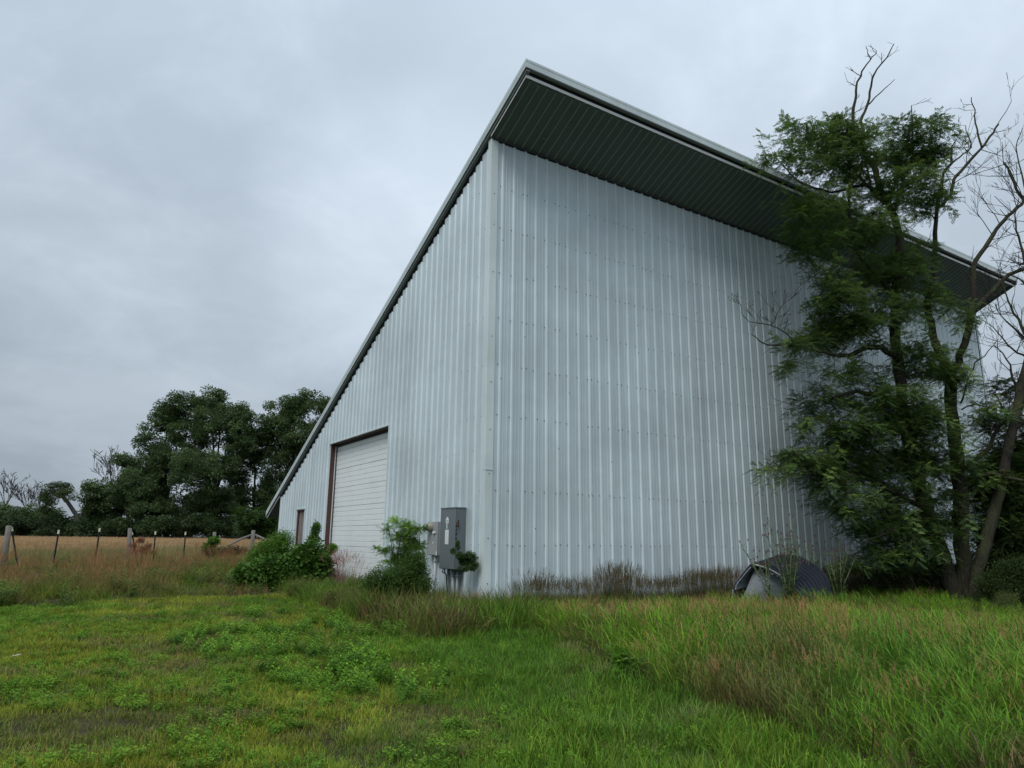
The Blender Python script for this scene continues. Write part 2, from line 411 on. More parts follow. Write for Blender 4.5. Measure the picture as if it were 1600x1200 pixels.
def coll(name, objs):
    c = bpy.data.collections.new(name)
    for o in objs: c.objects.link(o)
    return c
def scatter(name, collection, nsrc, pts, rot, scl, tint, parent=None):
    """one object whose points carry an instance each"""
    n = len(pts); me = bpy.data.meshes.new(name); me.vertices.add(n)
    me.vertices.foreach_set('co', np.asarray(pts, np.float32).ravel())
    a = me.attributes.new('rot', 'FLOAT_VECTOR', 'POINT'); a.data.foreach_set('vector', np.asarray(rot, np.float32).ravel())
    a = me.attributes.new('scl', 'FLOAT_VECTOR', 'POINT')
    scl = np.asarray(scl, np.float32); scl = np.repeat(scl[:, None], 3, 1) if scl.ndim == 1 else scl
    a.data.foreach_set('vector', scl.ravel())
    a = me.attributes.new('tint', 'FLOAT_COLOR', 'POINT'); tt = np.ones((n, 4), np.float32); tt[:, :3] = tint; a.data.foreach_set('color', tt.ravel())
    a = me.attributes.new('pick', 'INT', 'POINT'); a.data.foreach_set('value', rng.integers(0, nsrc, n).astype(np.int32))
    o = link(name, me, parent)
    g = bpy.data.node_groups.new(name, 'GeometryNodeTree')
    g.interface.new_socket('Geometry', in_out='INPUT', socket_type='NodeSocketGeometry'); g.interface.new_socket('Geometry', in_out='OUTPUT', socket_type='NodeSocketGeometry')
    gi = g.nodes.new('NodeGroupInput'); go = g.nodes.new('NodeGroupOutput')
    ip = g.nodes.new('GeometryNodeInstanceOnPoints'); ci = g.nodes.new('GeometryNodeCollectionInfo')
    ci.inputs['Collection'].default_value = collection; ci.inputs['Separate Children'].default_value = True; ci.inputs['Reset Children'].default_value = True
    def na(nm, ty):
        x = g.nodes.new('GeometryNodeInputNamedAttribute'); x.data_type = ty; x.inputs['Name'].default_value = nm; return x.outputs['Attribute']
    g.links.new(gi.outputs[0], ip.inputs['Points']); g.links.new(ci.outputs[0], ip.inputs['Instance'])
    ip.inputs['Pick Instance'].default_value = True
    g.links.new(na('pick', 'INT'), ip.inputs['Instance Index'])
    e2r = g.nodes.new('FunctionNodeEulerToRotation'); g.links.new(na('rot', 'FLOAT_VECTOR'), e2r.inputs[0]); g.links.new(e2r.outputs[0], ip.inputs['Rotation'])
    g.links.new(na('scl', 'FLOAT_VECTOR'), ip.inputs['Scale']); g.links.new(ip.outputs[0], go.inputs[0])
    md = o.modifiers.new('instances', 'NODES'); md.node_group = g
    return o
def mixc3(a, b, f):
    f = np.clip(f, 0, 1)[:, None]; c = np.asarray(a)[None]*(1-f)+np.asarray(b)[None]*f
    g = np.clip((c[:, 1:2]-c[:, 0:1])/np.maximum(c[:, 1:2], 1e-3)*2.2, 0, 1)        # fresh greens are fuller than straw
    return c*(1-g*np.array([.0, -.10, .38])[None])

def reed(name, ns, rad, h, seed):
    """stand of stems with long leaves leaving them at an angle"""
    random.seed(900+seed); V, Fa, C = [], [], []
    for i in range(ns):
        a = rr(0, 6.283); q = rad*math.sqrt(random.random()); hh = h*rr(.6, 1.1); az = rr(0, 6.283); ln = rr(0, .18)
        d = Vector((math.cos(az)*ln, math.sin(az)*ln, 1)).normalized(); p = Vector((q*math.cos(a), q*math.sin(a), -.02)); sd_ = d.orthogonal().normalized()*.0035
        sc0 = jit((.95, .95, .9), .35); b = len(V); V += [tuple(p-sd_), tuple(p+sd_), tuple(p+d*hh)]; C += [sc0]*3; Fa.append((b, b+1, b+2))
        ph = rr(0, 6.283); nl = random.randint(5, 7)
        for k in range(nl):
            f = .12+.86*k/(nl-1); ph += 2.6+rr(-.5, .5)
            col = jit((1.7, 1.15, 1.3), .35) if (random.random() < .30-.25*f) else jit((1, 1, 1), .5)
            blade(V, Fa, C, p+d*hh*f, .30*h/.8*rr(.7, 1.2), .014*rr(.7, 1.3), rr(.35, .95), ph, col, 4, rr(.3, 1.0), .35)
    return src(name, V, Fa, C, M['grass'])
SRC = {}
SRC['lawn'] = coll('src_lawn', [tuft('lawn_tuft', 26, .10, .080, .0085, .7, .9, .16, 2, seed=i, dryc=(1.9, 1.4, 1.9)) for i in range(4)])
SRC['lush'] = coll('src_lush', [tuft('lush_tuft', 26, .13, .24, .013, .5, 1.1, .05, 4, seed=10+i, green=(1, 1, 1)) for i in range(4)])
SRC['tall'] = coll('src_tall', [reed('reed_tuft', 11, .20, .84, i) for i in range(5)])
SRC['seed'] = coll('src_seed', [tuft('seed_tuft', 18, .20, .85, .009, .25, .6, .45, 4, seed=30+i, heads=.6, dryc=(1.7, 1.25, 1.5)) for i in range(4)])
SRC['hay'] = coll('src_hay', [tuft('hay_tuft', 60, .42, .66, .013, .18, .35, .4, 3, seed=40+i, mat='straw', heads=.25, dryc=(1.1, 1.0, .9)) for i in range(3)])
SRC['rough'] = coll('src_rough', [tuft('rough_tuft', 28, .22, .42, .014, .6, 1.0, .35, 4, seed=50+i, dryc=(1.9, 1.4, 1.6)) for i in range(4)])
SRC['weed'] = coll('src_weed', [weed('ragweed', .24, .16, 7, .060, .40, seed=i) for i in range(3)])
SRC['bigweed'] = coll('src_bigweed', [weed('big_weed', .8, .25, 6, .14, .36, seed=20+i, lobes=2) for i in range(3)])
SRC['clover'] = coll('src_clover', [weed('clover', .09, .16, 9, .035, .7, seed=10+i, lobes=1) for i in range(2)])
SRC['vine'] = coll('src_vine', [cluster('vine_leaves', i, 46, .30, .125, .12, .8) for i in range(3)])
SRC['shrub'] = coll('src_shrub', [cluster('shrub_leaves', 10+i, 90, .34, .060, .040, .8) for i in range(3)])
SRC['far'] = coll('src_far', [cluster('far_leaves', 20+i, 190, .95, .25, .18, .62) for i in range(4)])
SRC['spray'] = coll('src_spray', [spray('leaf_spray', i) for i in range(4)])
SRC['sumac'] = coll('src_sumac', [spray('sapling_spray', 10+i, n=5, size=.22, leafl=.30, npair=8, ll=.075, lw=.026) for i in range(3)])

# ---------------------------------------------------------------- ground
def axis(a, b, near, far, c=0):
    o = [c]; s = near
    while o[-1] < b: o.append(o[-1]+s); s = near+(abs(o[-1]-c))*far
    q = [c]
    while q[-1] > a: s = near+(abs(q[-1]-c))*far; q.append(q[-1]-s)
    return np.array(sorted(set(q+o)))
xs = axis(-3000, 3000, .12, .03); ys = axis(-60, 3500, .12, .03, 6)
X, Y = np.meshgrid(xs, ys); Z = ground_z(X, Y)
near = np.clip(1-(np.hypot(X, Y-8))/30, 0, 1)
Z = Z + (fbm(X, Y, 1.1, 3)-.5)*.07*near + (fbm(X, Y, 4.5, 8)-.5)*.035*near
vv = np.stack([X, Y, Z], -1).reshape(-1, 3); ny, nx = X.shape
ii = np.arange(nx*ny).reshape(ny, nx)
ff = np.stack([ii[:-1, :-1], ii[:-1, 1:], ii[1:, 1:], ii[1:, :-1]], -1).reshape(-1, 4)
t = NT('soil_and_thatch')
w0 = t.coord('World'); a0 = t.noise(w0, .5, 5); a1 = t.noise(w0, 9, 6, .7); a2 = t.noise(w0, 60, 3, .7)
soil = t.mix(a1, (.020, .016, .012), (.060, .050, .036)); thatch = t.mix(a2, (.045, .050, .018), (.095, .085, .040))
cg = t.mix(t.ramp(t.math('ADD', a0, t.math('MULTIPLY', t.math('SUBTRACT', a1, .5), .6)), [(.40, 0), (.60, 1)]), soil, thatch)
cg = t.mix(t.ramp(a2, [(.6, 0), (.8, .6)]), cg, (.10, .085, .06))
t.bump(t.math('ADD', a1, a2), .8, .03)
M['soil'] = t.fin(cg, .95, 0, .1)
gm = newmesh('ground', vv, [tuple(map(int, q)) for q in ff], M['soil'], True)
tag(link('ground', gm), kind='structure')
def gz(x, y):
    n_ = np.clip(1-(np.hypot(x, y-8))/30, 0, 1)
    return ground_z(x, y) + (fbm(x, y, 1.1, 3)-.5)*.07*n_ + (fbm(x, y, 4.5, 8)-.5)*.035*n_

# ---------------------------------------------------------------- barn
H, LEN, WID, SL = 10.539, 22.188, 15.522, 0.4763
RK, OH, OL, TH = 0.127, 1.549, 1.712, 0.292
barn = empty('barn', (CX, CY, 0), 0)
barn.rotation_euler = (0, 0, math.atan2(UX[1], UX[0]))       # local x = along the long wall, local y = into the gable depth
tag(barn, 'tall single-slope steel barn with ribbed silver siding and deep dark soffit', 'barn')
def bobj(mb, name, mat, parent=barn, smooth=False): return mb.obj(name, mat, parent, smooth)
PITCHR = .305
def profile(nmod, start):
    """(position, depth out) along nmod rib modules; a major rib in the middle of each, two minor ribs between"""
    pr = []
    for k in range(nmod):
        c = start+PITCHR*(k+.5)
        pr += [(c-PITCHR*.5, 0)]
        for m in (-.105,): pr += [(c+m-.016, 0), (c+m-.008, .005), (c+m+.008, .005), (c+m+.016, 0)]
        pr += [(c-.036, 0), (c-.018, .026), (c+.020, .026), (c+.034, 0)]
        for m in (.105,): pr += [(c+m-.016, 0), (c+m-.008, .005), (c+m+.008, .005), (c+m+.016, 0)]
    pr += [(start+PITCHR*nmod, 0)]
    return pr
def sheet(pr, out, zb, zt):
    """ribbed sheet; out(s, depth, z) -> local point; zb / zt give bottom and top of each column"""
    V, Fa = [], []
    for (a, da), (b, db) in zip(pr[:-1], pr[1:]):
        z0, z1 = zb((a+b)/2), zt((a+b)/2, max(da, db))
        if z1 <= z0: continue
        i = len(V); V += [out(a, da, z0), out(b, db, z0), out(b, db, z1), out(a, da, z1)]; Fa.append((i, i+1, i+2, i+3))
    return V, Fa
# long wall: 24 identical sheets
def lw_out(s, d, z): return (s, -d, z)
pr = profile(3, 0)
Vv, Ff = sheet(pr, lw_out, lambda s: 0.0, lambda s, d: H-.012 if d > .01 else H-.055)
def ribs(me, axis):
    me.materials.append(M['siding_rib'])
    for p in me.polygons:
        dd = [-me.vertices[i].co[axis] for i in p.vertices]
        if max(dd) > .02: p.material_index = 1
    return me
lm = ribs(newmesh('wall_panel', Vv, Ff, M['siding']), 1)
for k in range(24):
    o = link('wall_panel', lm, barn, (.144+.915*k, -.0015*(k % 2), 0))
# gable wall: 17 sheets cut along the slope, round the two doors
DV1, DV2, DZ = 5.163, 10.038, 4.587
MV1, MV2, MZ = 12.30, 13.22, 2.57
def split(pr, cuts):
    for c in cuts:
        for i in range(len(pr)-1):
            (a, da), (b, db) = pr[i], pr[i+1]
            if a+1e-4 < c < b-1e-4: pr.insert(i+1, (c, da+(db-da)*(c-a)/(b-a))); break
    return pr
def gw_out(s, d, z): return (-d, s, z)
for k in range(17):
    s0 = .0155+.915*k; p2 = split(profile(3, s0), [DV1, DV2, MV1, MV2, WID])
    p2 = [q for q in p2 if q[0] <= WID+1e-6]
    def zb(s): return DZ if DV1 < s < DV2 else (MZ if MV1 < s < MV2 else 0.0)
    def zt(s, d, s0=s0):
        c = math.floor((s-(s0+.5*PITCHR))/PITCHR+.12)                    # each flat is cut square, so the top steps rib by rib
        low = s0+.5*PITCHR+(c+1)*PITCHR-.04
        return H-SL*min(low, WID)-.012
    Vv, Ff = sheet(p2, gw_out, zb, zt); Ff = [q[::-1] for q in Ff]
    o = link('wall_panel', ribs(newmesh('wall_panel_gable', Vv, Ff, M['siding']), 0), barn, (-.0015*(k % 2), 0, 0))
# boarding behind the sheets (seen as the dark gaps at their tops), with the door openings left out
mb = MB()
def slab_gable(v0, v1, z0):
    x0, x1 = .02, .10; zt0, zt1 = H-SL*v0+.05, H-SL*v1+.05
    mb.add([(x0,v0,z0),(x1,v0,z0),(x1,v1,z0),(x0,v1,z0),(x0,v0,zt0),(x1,v0,zt0),(x1,v1,zt1),(x0,v1,zt1)],
           [(0,1,2,3),(4,7,6,5),(0,4,5,1),(1,5,6,2),(2,6,7,3),(3,7,4,0)])
slab_gable(.11, DV1, -.4); slab_gable(DV1, DV2, DZ+.002); slab_gable(DV2, MV1, -.4); slab_gable(MV1, MV2, MZ+.002); slab_gable(MV2, WID-.02, -.4)
mb.box((.02, .02, -.4), (LEN-.02, .10, H+.03)); bobj(mb, 'wall_boarding', M['gap'])
mb = MB(); mb.box((.11, WID-.06, -.4), (LEN, WID-.01, H-SL*WID)); bobj(mb, 'back_wall', M['siding'])
mb = MB(); x0, x1 = LEN-.06, LEN
mb.add([(x0,.11,-.4),(x1,.11,-.4),(x1,WID-.06,-.4),(x0,WID-.06,-.4),(x0,.11,H-.05),(x1,.11,H-.05),(x1,WID-.06,H-SL*WID-.02),(x0,WID-.06,H-SL*WID-.02)],
       [(0,1,2,3),(4,7,6,5),(0,4,5,1),(1,5,6,2),(2,6,7,3),(3,7,4,0)]); bobj(mb, 'end_wall', M['siding'])
# corner trims: near corner in two lengths with a lap
mb = MB()
for z0, z1, e in ((0, 3.02, .0), (3.0, H-.02, .004)):
    d = .030+e
    mb.box((-d, -d, z0), (-d+.006, .115, z1)); mb.box((-d+.006, -d, z0), (.135, -d+.006, z1))
    mb.box((-.018, .115, z0), (-d+.006, .121, z1)); mb.box((.135, -d, z0), (.141, -.004, z1))
mb.box((-.040, -.040, 3.0), (.15, -.034, 3.03)); bobj(mb, 'corner_trim', M['trim'])
mb = MB(); mb.box((LEN-.10, -.032, 0), (LEN+.03, -.026, H-.02)); mb.box((LEN+.024, -.026, 0), (LEN+.03, .1, H-.02)); bobj(mb, 'corner_trim', M['trim'])
mb = MB(); mb.box((-.032, WID-.10, 0), (-.026, WID+.03, H-SL*WID-.02)); mb.box((-.026, WID+.024, 0), (.1, WID+.03, H-SL*WID-.02)); bobj(mb, 'corner_trim', M['trim'])
# roof in sloping coordinates
v0r, v1r = -OH, WID+OL
def zr(v, off=0.0): return H-SL*v+off
def slope_box(mb, u0, u1, va, vb, o0, o1):
    mb.add([(u0,va,zr(va,o0)),(u1,va,zr(va,o0)),(u1,vb,zr(vb,o0)),(u0,vb,zr(vb,o0)),(u0,va,zr(va,o1)),(u1,va,zr(va,o1)),(u1,vb,zr(vb,o1)),(u0,vb,zr(vb,o1))],
           [(0,3,2,1),(4,5,6,7),(0,1,5,4),(1,2,6,5),(2,3,7,6),(3,0,4,7)])
mb = MB(); slope_box(mb, .03, LEN-.03, v0r+.15, v1r-.06, .09, TH-.03); bobj(mb, 'roof_frame', M['gap'])
prr = profile(3, 0); V, Fa = [], []
for (a, da), (b, db) in zip(prr[:-1], prr[1:]):
    i = len(V); V += [(a, v0r+.02, zr(v0r+.02, TH-.028+da)), (b, v0r+.02, zr(v0r+.02, TH-.028+db)), (b, v1r, zr(v1r, TH-.028+db)), (a, v1r, zr(v1r, TH-.028+da))]; Fa.append((i, i+1, i+2, i+3))
rm = newmesh('roof_panel', V, Fa, M['siding'])
for k in range(24): link('roof_panel', rm, barn, (-RK+.25+.915*k, 0, .0012*(k % 2)))
def rake(u_out, sgn):
    mb = MB(); a, b = (u_out, u_out+sgn*.006)
    lo, hi = min(a, b), max(a, b)
    slope_box(mb, lo, hi, v0r, v1r, .115, TH+.012)                       # face
    c, d = sorted((u_out+sgn*.006, u_out+sgn*.26)); slope_box(mb, c, d, v0r, v1r, TH+.006, TH+.014)   # top flange
    e, f = sorted((u_out+sgn*.006, u_out+sgn*.03)); slope_box(mb, e, f, v0r+.01, v1r-.01, .115, .121)  # lip
    g1, g2 = sorted((u_out+sgn*-.004, u_out)); slope_box(mb, g1, g2, v0r, v1r, .20, .215)             # bead
    return bobj(mb, 'rake_trim', M['rake'])
rake(-RK, 1); rake(LEN+RK, -1)
mb = MB(); slope_box(mb, -RK+.035, -.004, v0r+.02, WID-.02, .055, .085); bobj(mb, 'rake_underside', M['return'])
mb = MB(); slope_box(mb, LEN+.034, LEN+RK-.02, v0r+.02, WID-.02, .02, .085); bobj(mb, 'rake_underside', M['soffit'])
# high eave: outer fascia, recessed dark return and a white soffit edge
mb = MB(); mb.box((-RK, v0r-.008, zr(v0r, .105)), (LEN+RK, v0r-.002, zr(v0r, TH+.010))); mb.box((-RK, v0r-.013, zr(v0r, .24)), (LEN+RK, v0r-.008, zr(v0r, .25))); bobj(mb, 'eave_fascia', M['rake'])
mb = MB(); mb.box((-RK+.01, v0r+.0, zr(v0r, .09)), (LEN+RK-.01, v0r+.10, zr(v0r, .135))); bobj(mb, 'eave_return', M['return'])
mb = MB(); mb.box((-RK+.07, v0r+.105, zr(v0r, -.055)), (LEN+RK-.07, v0r+.125, zr(v0r, .02)), .004); bobj(mb, 'soffit_edge_trim', M['soffit_edge'])
mb = MB(); slope_box(mb, -RK+.065, -RK+.078, v0r+.105, -.03, -.01, .022); bobj(mb, 'soffit_edge_trim', M['soffit_edge'])
# soffit panels, ribs running up the slope
SP3 = .229; pv = []
for k in range(3): c = SP3*(k+.5); pv += [(SP3*k, 0), (c-.034, 0), (c-.014, -.026), (c+.014, -.026), (c+.034, 0)]
pv.append((SP3*3, 0)); V, Fa = [], []
for (a, da), (b, db) in zip(pv[:-1], pv[1:]):
    i = len(V); va, vb = v0r+.126, -.02; V += [(a, va, zr(va, da)), (b, va, zr(va, db)), (b, vb, zr(vb, db)), (a, vb, zr(vb, da))]; Fa.append((i, i+1, i+2, i+3)[::-1])
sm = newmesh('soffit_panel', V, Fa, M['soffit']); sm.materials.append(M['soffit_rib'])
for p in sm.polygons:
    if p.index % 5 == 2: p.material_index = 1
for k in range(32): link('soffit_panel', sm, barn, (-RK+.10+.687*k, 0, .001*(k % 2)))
for (u_, v_, q_) in ((1.55, -.95, .030), (1.15, -.42, .045), (4.3, -1.2, .022), (7.9, -.75, .05), (10.6, -1.1, .028), (6.1, -.3, .022)):
    mb = MB(); z_ = zr(v_, -.012); mb.tube([(u_, v_, z_), (u_, v_+.01, z_-q_*.4), (u_+.01, v_+.01, z_-q_*.8)], [q_, q_*.85, q_*.3], 8); bobj(mb, 'mud_nest', M['mud'])
mb = MB(); mb.box((-.03, -.06, H-.045), (LEN, -.034, H+.0)); bobj(mb, 'soffit_edge_trim', M['gap'])
mb = MB()   # low eave soffit and fascia
slope_box(mb, -RK+.04, LEN+RK-.04, WID+.03, v1r-.05, .02, .05); bobj(mb, 'low_soffit', M['soffit'])
mb = MB(); mb.box((-RK, v1r+.002, zr(v1r, .08)), (LEN+RK, v1r+.008, zr(v1r, TH))); bobj(mb, 'eave_fascia', M['rake'])
mb = MB(); slope_box(mb, -RK+.04, -RK+.06, WID+.05, v1r-.04, -.0, .02); bobj(mb, 'soffit_edge_trim', M['soffit_edge'])
# screws in rows (nobody could lift one out at this size)
mb = MB(); rs = random.Random(3)
def screw(p, ax):
    x, y, z = p; r = .009
    if ax == 'y': mb.box((x-r, y-.012, z-r), (x+r, y, z+r))
    else: mb.box((x-.012, y-r, z-r), (x, y+r, z+r))
for z in (1.5, 2.6, 4.16, 5.25, 6.3, 7.35, 8.4, 9.4):
    for k in range(72):
        u = .2965+PITCHR*k
        if rs.random() < .9: screw((u-.06, -.001, z+rs.uniform(-.015, .015)), 'y')
        if k % 3 == 2 or rs.random() < .12: screw((u+.06, -.001, z+rs.uniform(-.02, .02)), 'y')
for k in range(70):
    for q in range(5): 
        if rs.random() < .2: screw((.2965+PITCHR*k+.004, -.022, rs.uniform(1, 10)), 'y')
for z in (1.5, 2.6, 3.45, 4.16, 5.25, 6.3, 7.35, 8.4, 9.4):
    for k in range(50):
        v = .168+PITCHR*k
        if z > H-SL*v-.3 or (DV1-.1 < v < DV2+.1 and z < DZ+.1) or (MV1-.1 < v < MV2+.1 and z < MZ): continue
        if rs.random() < .75: screw((-.001, v+.06, z+rs.uniform(-.02, .02)), 'x')
for z in np.arange(.6, 10.3, 1.1): screw((.06, -.030, z+rs.uniform(-.25, .25)), 'y')
t = NT('screw_head'); M['screw'] = t.fin((.11, .12, .125), .5, .3)
tag(bobj(mb, 'siding_screws', M['screw']), kind='stuff')
# overhead door
od = empty('overhead_door'); od.parent = barn
mb = MB(); SH = .60; x = .235
rows = [(0, .0)] ; V, Fa = [], []; prof = []
for j in range(4):
    z0 = j*.15; prof += [(z0+.006, 0), (z0+.012, .010), (z0+.138, .010), (z0+.144, 0)]
prof = [(0, -.012), (.005, -.012)]+prof+[(.596, -.012), (.6, -.012)]
for (z0, d0), (z1, d1) in zip(prof[:-1], prof[1:]):
    i = len(V); V += [(x-d0, DV1+.03, z0), (x-d0, DV2-.05, z0), (x-d1, DV2-.05, z1), (x-d1, DV1+.03, z1)]; Fa.append((i, i+1, i+2, i+3))
secm = newmesh('door_section', V, Fa, M['door_white'])
for k in range(8):
    if .25+SH*k > DZ: break
    link('door_section', secm, od, (.0012*(k % 2), 0, .16+SH*k))
mb = MB(); mb.box((x+.02, DV1, -.2), (x+.05, DV2, DZ)); link('door_backing', newmesh('b', mb.v, mb.f, M['gap']), od)
mb = MB(); mb.box((x-.04, DV2-.055, .0), (x-.02, DV2-.02, DZ-.06)); link('door_track', newmesh('t', mb.v, mb.f, M['gasket']), od)
mb = MB(); mb.box((x-.07, DV2-.020, .0), (x-.015, DV2-.002, DZ-.05)); link('door_stop', newmesh('t', mb.v, mb.f, M['door_white']), od)
mb = MB(); mb.box((x-.06, DV1+.004, .0), (x-.03, DV1+.022, DZ-.05)); link('door_track', newmesh('t', mb.v, mb.f, M['gasket']), od)
mb = MB(); mb.box((.022, DV2-.012, -.2), (x-.075, DV2-.0025, DZ-.01)); bobj(mb, 'door_jamb', M['rust'])
mb = MB(); mb.box((.022, DV1+.0025, -.2), (x-.07, DV1+.012, DZ-.01)); bobj(mb, 'door_jamb', M['rust'])
mb = MB(); mb.box((.022, DV1+.012, DZ-.012), (x+.01, DV2-.012, DZ-.0025)); bobj(mb, 'door_lintel', M['rust'])
mb = MB(); mb.box((x-.022, DV1+.03, DZ-.09), (x-.012, DV2-.05, DZ-.014)); link('door_top_seal', newmesh('t', mb.v, mb.f, M['gasket']), od)
mb = MB()
mb.box((-.034, DV2+.0, 0), (.02, DV2+.03, DZ+.03)); mb.box((-.034, DV1-.05, 0), (.02, DV1, DZ+.03)); mb.box((-.034, DV1, DZ), (.02, DV2, DZ+.035)); bobj(mb, 'opening_trim', M['trim'])
# narrow side door
sdo = empty('side_door'); sdo.parent = barn
mb = MB(); mb.box((.055, MV1+.05, .3), (.09, MV2-.07, MZ-.06)); mb.box((.050, MV1+.16, .55), (.055, MV1+.78, 1.3)); link('door_leaf', newmesh('t', mb.v, mb.f, M['old_door']), sdo)
mb = MB(); mb.box((.0, MV2-.07, .2), (.10, MV2-.002, MZ-.002)); mb.box((.0, MV1+.002, .2), (.10, MV1+.05, MZ-.002)); mb.box((.0, MV1+.05, MZ-.06), (.10, MV2-.07, MZ-.002)); link('door_frame', newmesh('t', mb.v, mb.f, M['rust']), sdo)
mb = MB(); mb.tube([(.05, MV1+.14, 1.35), (.02, MV1+.14, 1.35)], .03, 8); link('door_knob', newmesh('t', mb.v, mb.f, M['gasket']), sdo)
mb = MB(); mb.box((-.045, MV1-.04, MZ), (.02, MV2+.06, MZ+.05)); mb.box((-.03, MV1-.03, .2), (.02, MV1, MZ)); mb.box((-.03, MV2, .2), (.02, MV2+.03, MZ)); link('door_trim', newmesh('t', mb.v, mb.f, M['trim']), sdo)

# ---------------------------------------------------------------- electrical cabinets on the gable
def bthing(name): o = empty(name, (CX, CY, 0)); o.rotation_euler = barn.rotation_euler; return o
g = bthing('electrical_cabinet'); tag(g, 'large dark grey electrical cabinet with white labels mounted beside the barn corner', 'electrical cabinet')
V0, V1, Z0, Z1 = .73, 1.39, .99, 2.255
mb = MB(); mb.box((-.272, V0, Z0), (-.03, V1, Z1), .008); bobj(mb, 'cabinet_body', M['cabinet'], g)
mb = MB(); mb.box((-.290, V0-.008, Z0+.01), (-.274, V1+.006, Z1-.012), .006); mb.box((-.30, V0-.010, Z1-.012), (-.03, V1+.01, Z1+.006)); bobj(mb, 'cabinet_door', M['cabinet'], g)
mb = MB(); mb.box((-.294, 1.0, 1.50), (-.2905, 1.16, 1.80)); mb.box((-.294, 1.07, 1.82), (-.2905, 1.11, 1.92)); bobj(mb, 'paper_label', M['white'], g)
mb = MB(); mb.box((-.294, 1.02, 1.93), (-.2905, 1.14, 2.03)); mb.add([(-.2925, 1.02, 2.031), (-.2925, 1.14, 2.031), (-.2925, 1.08, 2.075)], [(0, 1, 2)]); bobj(mb, 'number_label', M['white'], g)
mb = MB(); mb.box((-.296, 1.06, 1.955), (-.2945, 1.10, 1.96)); mb.box((-.296, 1.06, 1.975), (-.2945, 1.10, 1.98)); mb.box((-.296, 1.06, 1.995), (-.2945, 1.10, 2.0)); mb.box((-.296, 1.058, 1.955), (-.2945, 1.064, 2.0)); mb.box((-.296, 1.096, 1.955), (-.2945, 1.102, 2.0)); bobj(mb, 'printed_number', M['black'], g)
mb = MB(); mb.box((-.25, V0-.03, 1.86), (-.21, V0-.001, 1.96), .006); mb.tube([(-.23, V0-.03, 1.93), (-.25, V0-.07, 2.0)], .014, 6); bobj(mb, 'switch_handle', M['red'], g)
for z in (1.62, 1.72, 1.80, 1.88):
    mb = MB(); mb.box((-.275, V0-.014, z-.02), (-.245, V0-.001, z+.02)); bobj(mb, 'hasp', M['black'], g)
g = bthing('meter_box'); tag(g, 'smaller light grey meter box with a round glass meter left of the cabinet', 'electric meter')
mb = MB(); mb.box((-.14, 1.80, 1.25), (-.03, 2.30, 1.985), .007); bobj(mb, 'box_body', M['meter'], g)
mb = MB(); mb.box((-.152, 1.79, 1.26), (-.141, 2.31, 1.70), .004); mb.box((-.152, 1.79, 1.71), (-.141, 2.31, 1.98), .004); bobj(mb, 'box_cover', M['meter'], g)
mb = MB(); mb.tube([(-.152, 2.12, 1.86), (-.20, 2.12, 1.86), (-.205, 2.12, 1.86), (-.27, 2.12, 1.86)], [.098, .098, .088, .084], 20); bobj(mb, 'meter_ring', M['ring'], g, False)
mb = MB(); mb.tube([(-.271, 2.12, 1.86), (-.32, 2.12, 1.86), (-.345, 2.12, 1.86)], [.076, .074, .05], 20); bobj(mb, 'meter_glass', M['glass'], g, True)
mb = MB(); mb.tube([(-.152, 1.93, 1.74), (-.20, 1.93, 1.74)], .028, 10); bobj(mb, 'cover_lock', M['white'], g)
mb = MB(); mb.tube([(-.154, 2.0, 1.52), (-.16, 2.0, 1.52)], .02, 10); bobj(mb, 'round_sticker', M['white'], g)
mb = MB(); mb.box((-.157, 1.80, 1.255), (-.153, 1.84, 1.34)); bobj(mb, 'seal_tag', M['white'], g)
def pipes(name, label, cat, specs, mat):
    g = bthing(name); tag(g, label, cat)
    for (x, y, z0, z1, r) in specs:
        mb = MB(); mb.tube([(x, y, z0), (x, y, z1)], r, 10); bobj(mb, 'pipe', mat, g, True)
    for (x, y, z0, z1, r) in specs:
        for z in (z0+.35, z1-.12): mb = MB(); mb.box((x-r-.004, y-r-.012, z-.012), (-.0, y+r+.012, z+.012)); bobj(mb, 'pipe_strap', M['pipe'], g)
pipes('conduit', 'pale grey conduits running from the large cabinet down into the weeds', 'conduit', [(-.12, 1.28, 0, .985, .034), (-.12, 1.06, 0, .985, .045), (-.10, .92, 0, .985, .030)], M['pipe'])
g = bthing('cable'); tag(g, 'black cable hanging loose below the large cabinet', 'cable')
mb = MB(); mb.tube([(-.20, 1.30, .985), (-.23, 1.25, .93), (-.22, 1.19, .86), (-.2, 1.17, .6), (-.2, 1.17, .1)], .014, 6); mb.tube([(-.2, 1.36, .985), (-.25, 1.32, .93), (-.24, 1.24, .90)], .012, 6); bobj(mb, 'cable_strand', M['black'], g)
pipes('meter_conduit', 'single pale conduit dropping from the smaller meter box', 'conduit', [(-.08, 2.0, 0, 1.245, .028)], M['pipe'])

# ---------------------------------------------------------------- fence
fence = empty('wire_fence', (0, 0, 0)); tag(fence, 'old wire farm fence with leaning wood and steel posts along the hay field', 'fence')
def fdepth(px): return 1/(1/22.0+(1/36.0-1/22.0)*(px-12)/(395-12))
def fp(px, top_py, bot_px, bot_py=None):
    d = fdepth(px); a = at(px, top_py, d); b = at(bot_px, 880, d); b[2] = float(gz(b[0], b[1]))-.05; return a, b
wp = [(14, 822, 5, .085), (203, 826, 200, .078), (335, 832, 335, .08), (396, 829, 391, .10)]
tops = []
for (tx, ty, bx, r) in wp:
    a, b = fp(tx, ty, bx); mb = MB(); m_ = (a+b)/2+np.array([.01, 0, .0])
    mb.tube([b, m_, a, a+(a-b)/np.linalg.norm(a-b)*.015], [r*1.05, r, r*.93, r*.7], 10)
    mb.obj('wood_post', M['post'], fence, True); tops.append((tx, a, b))
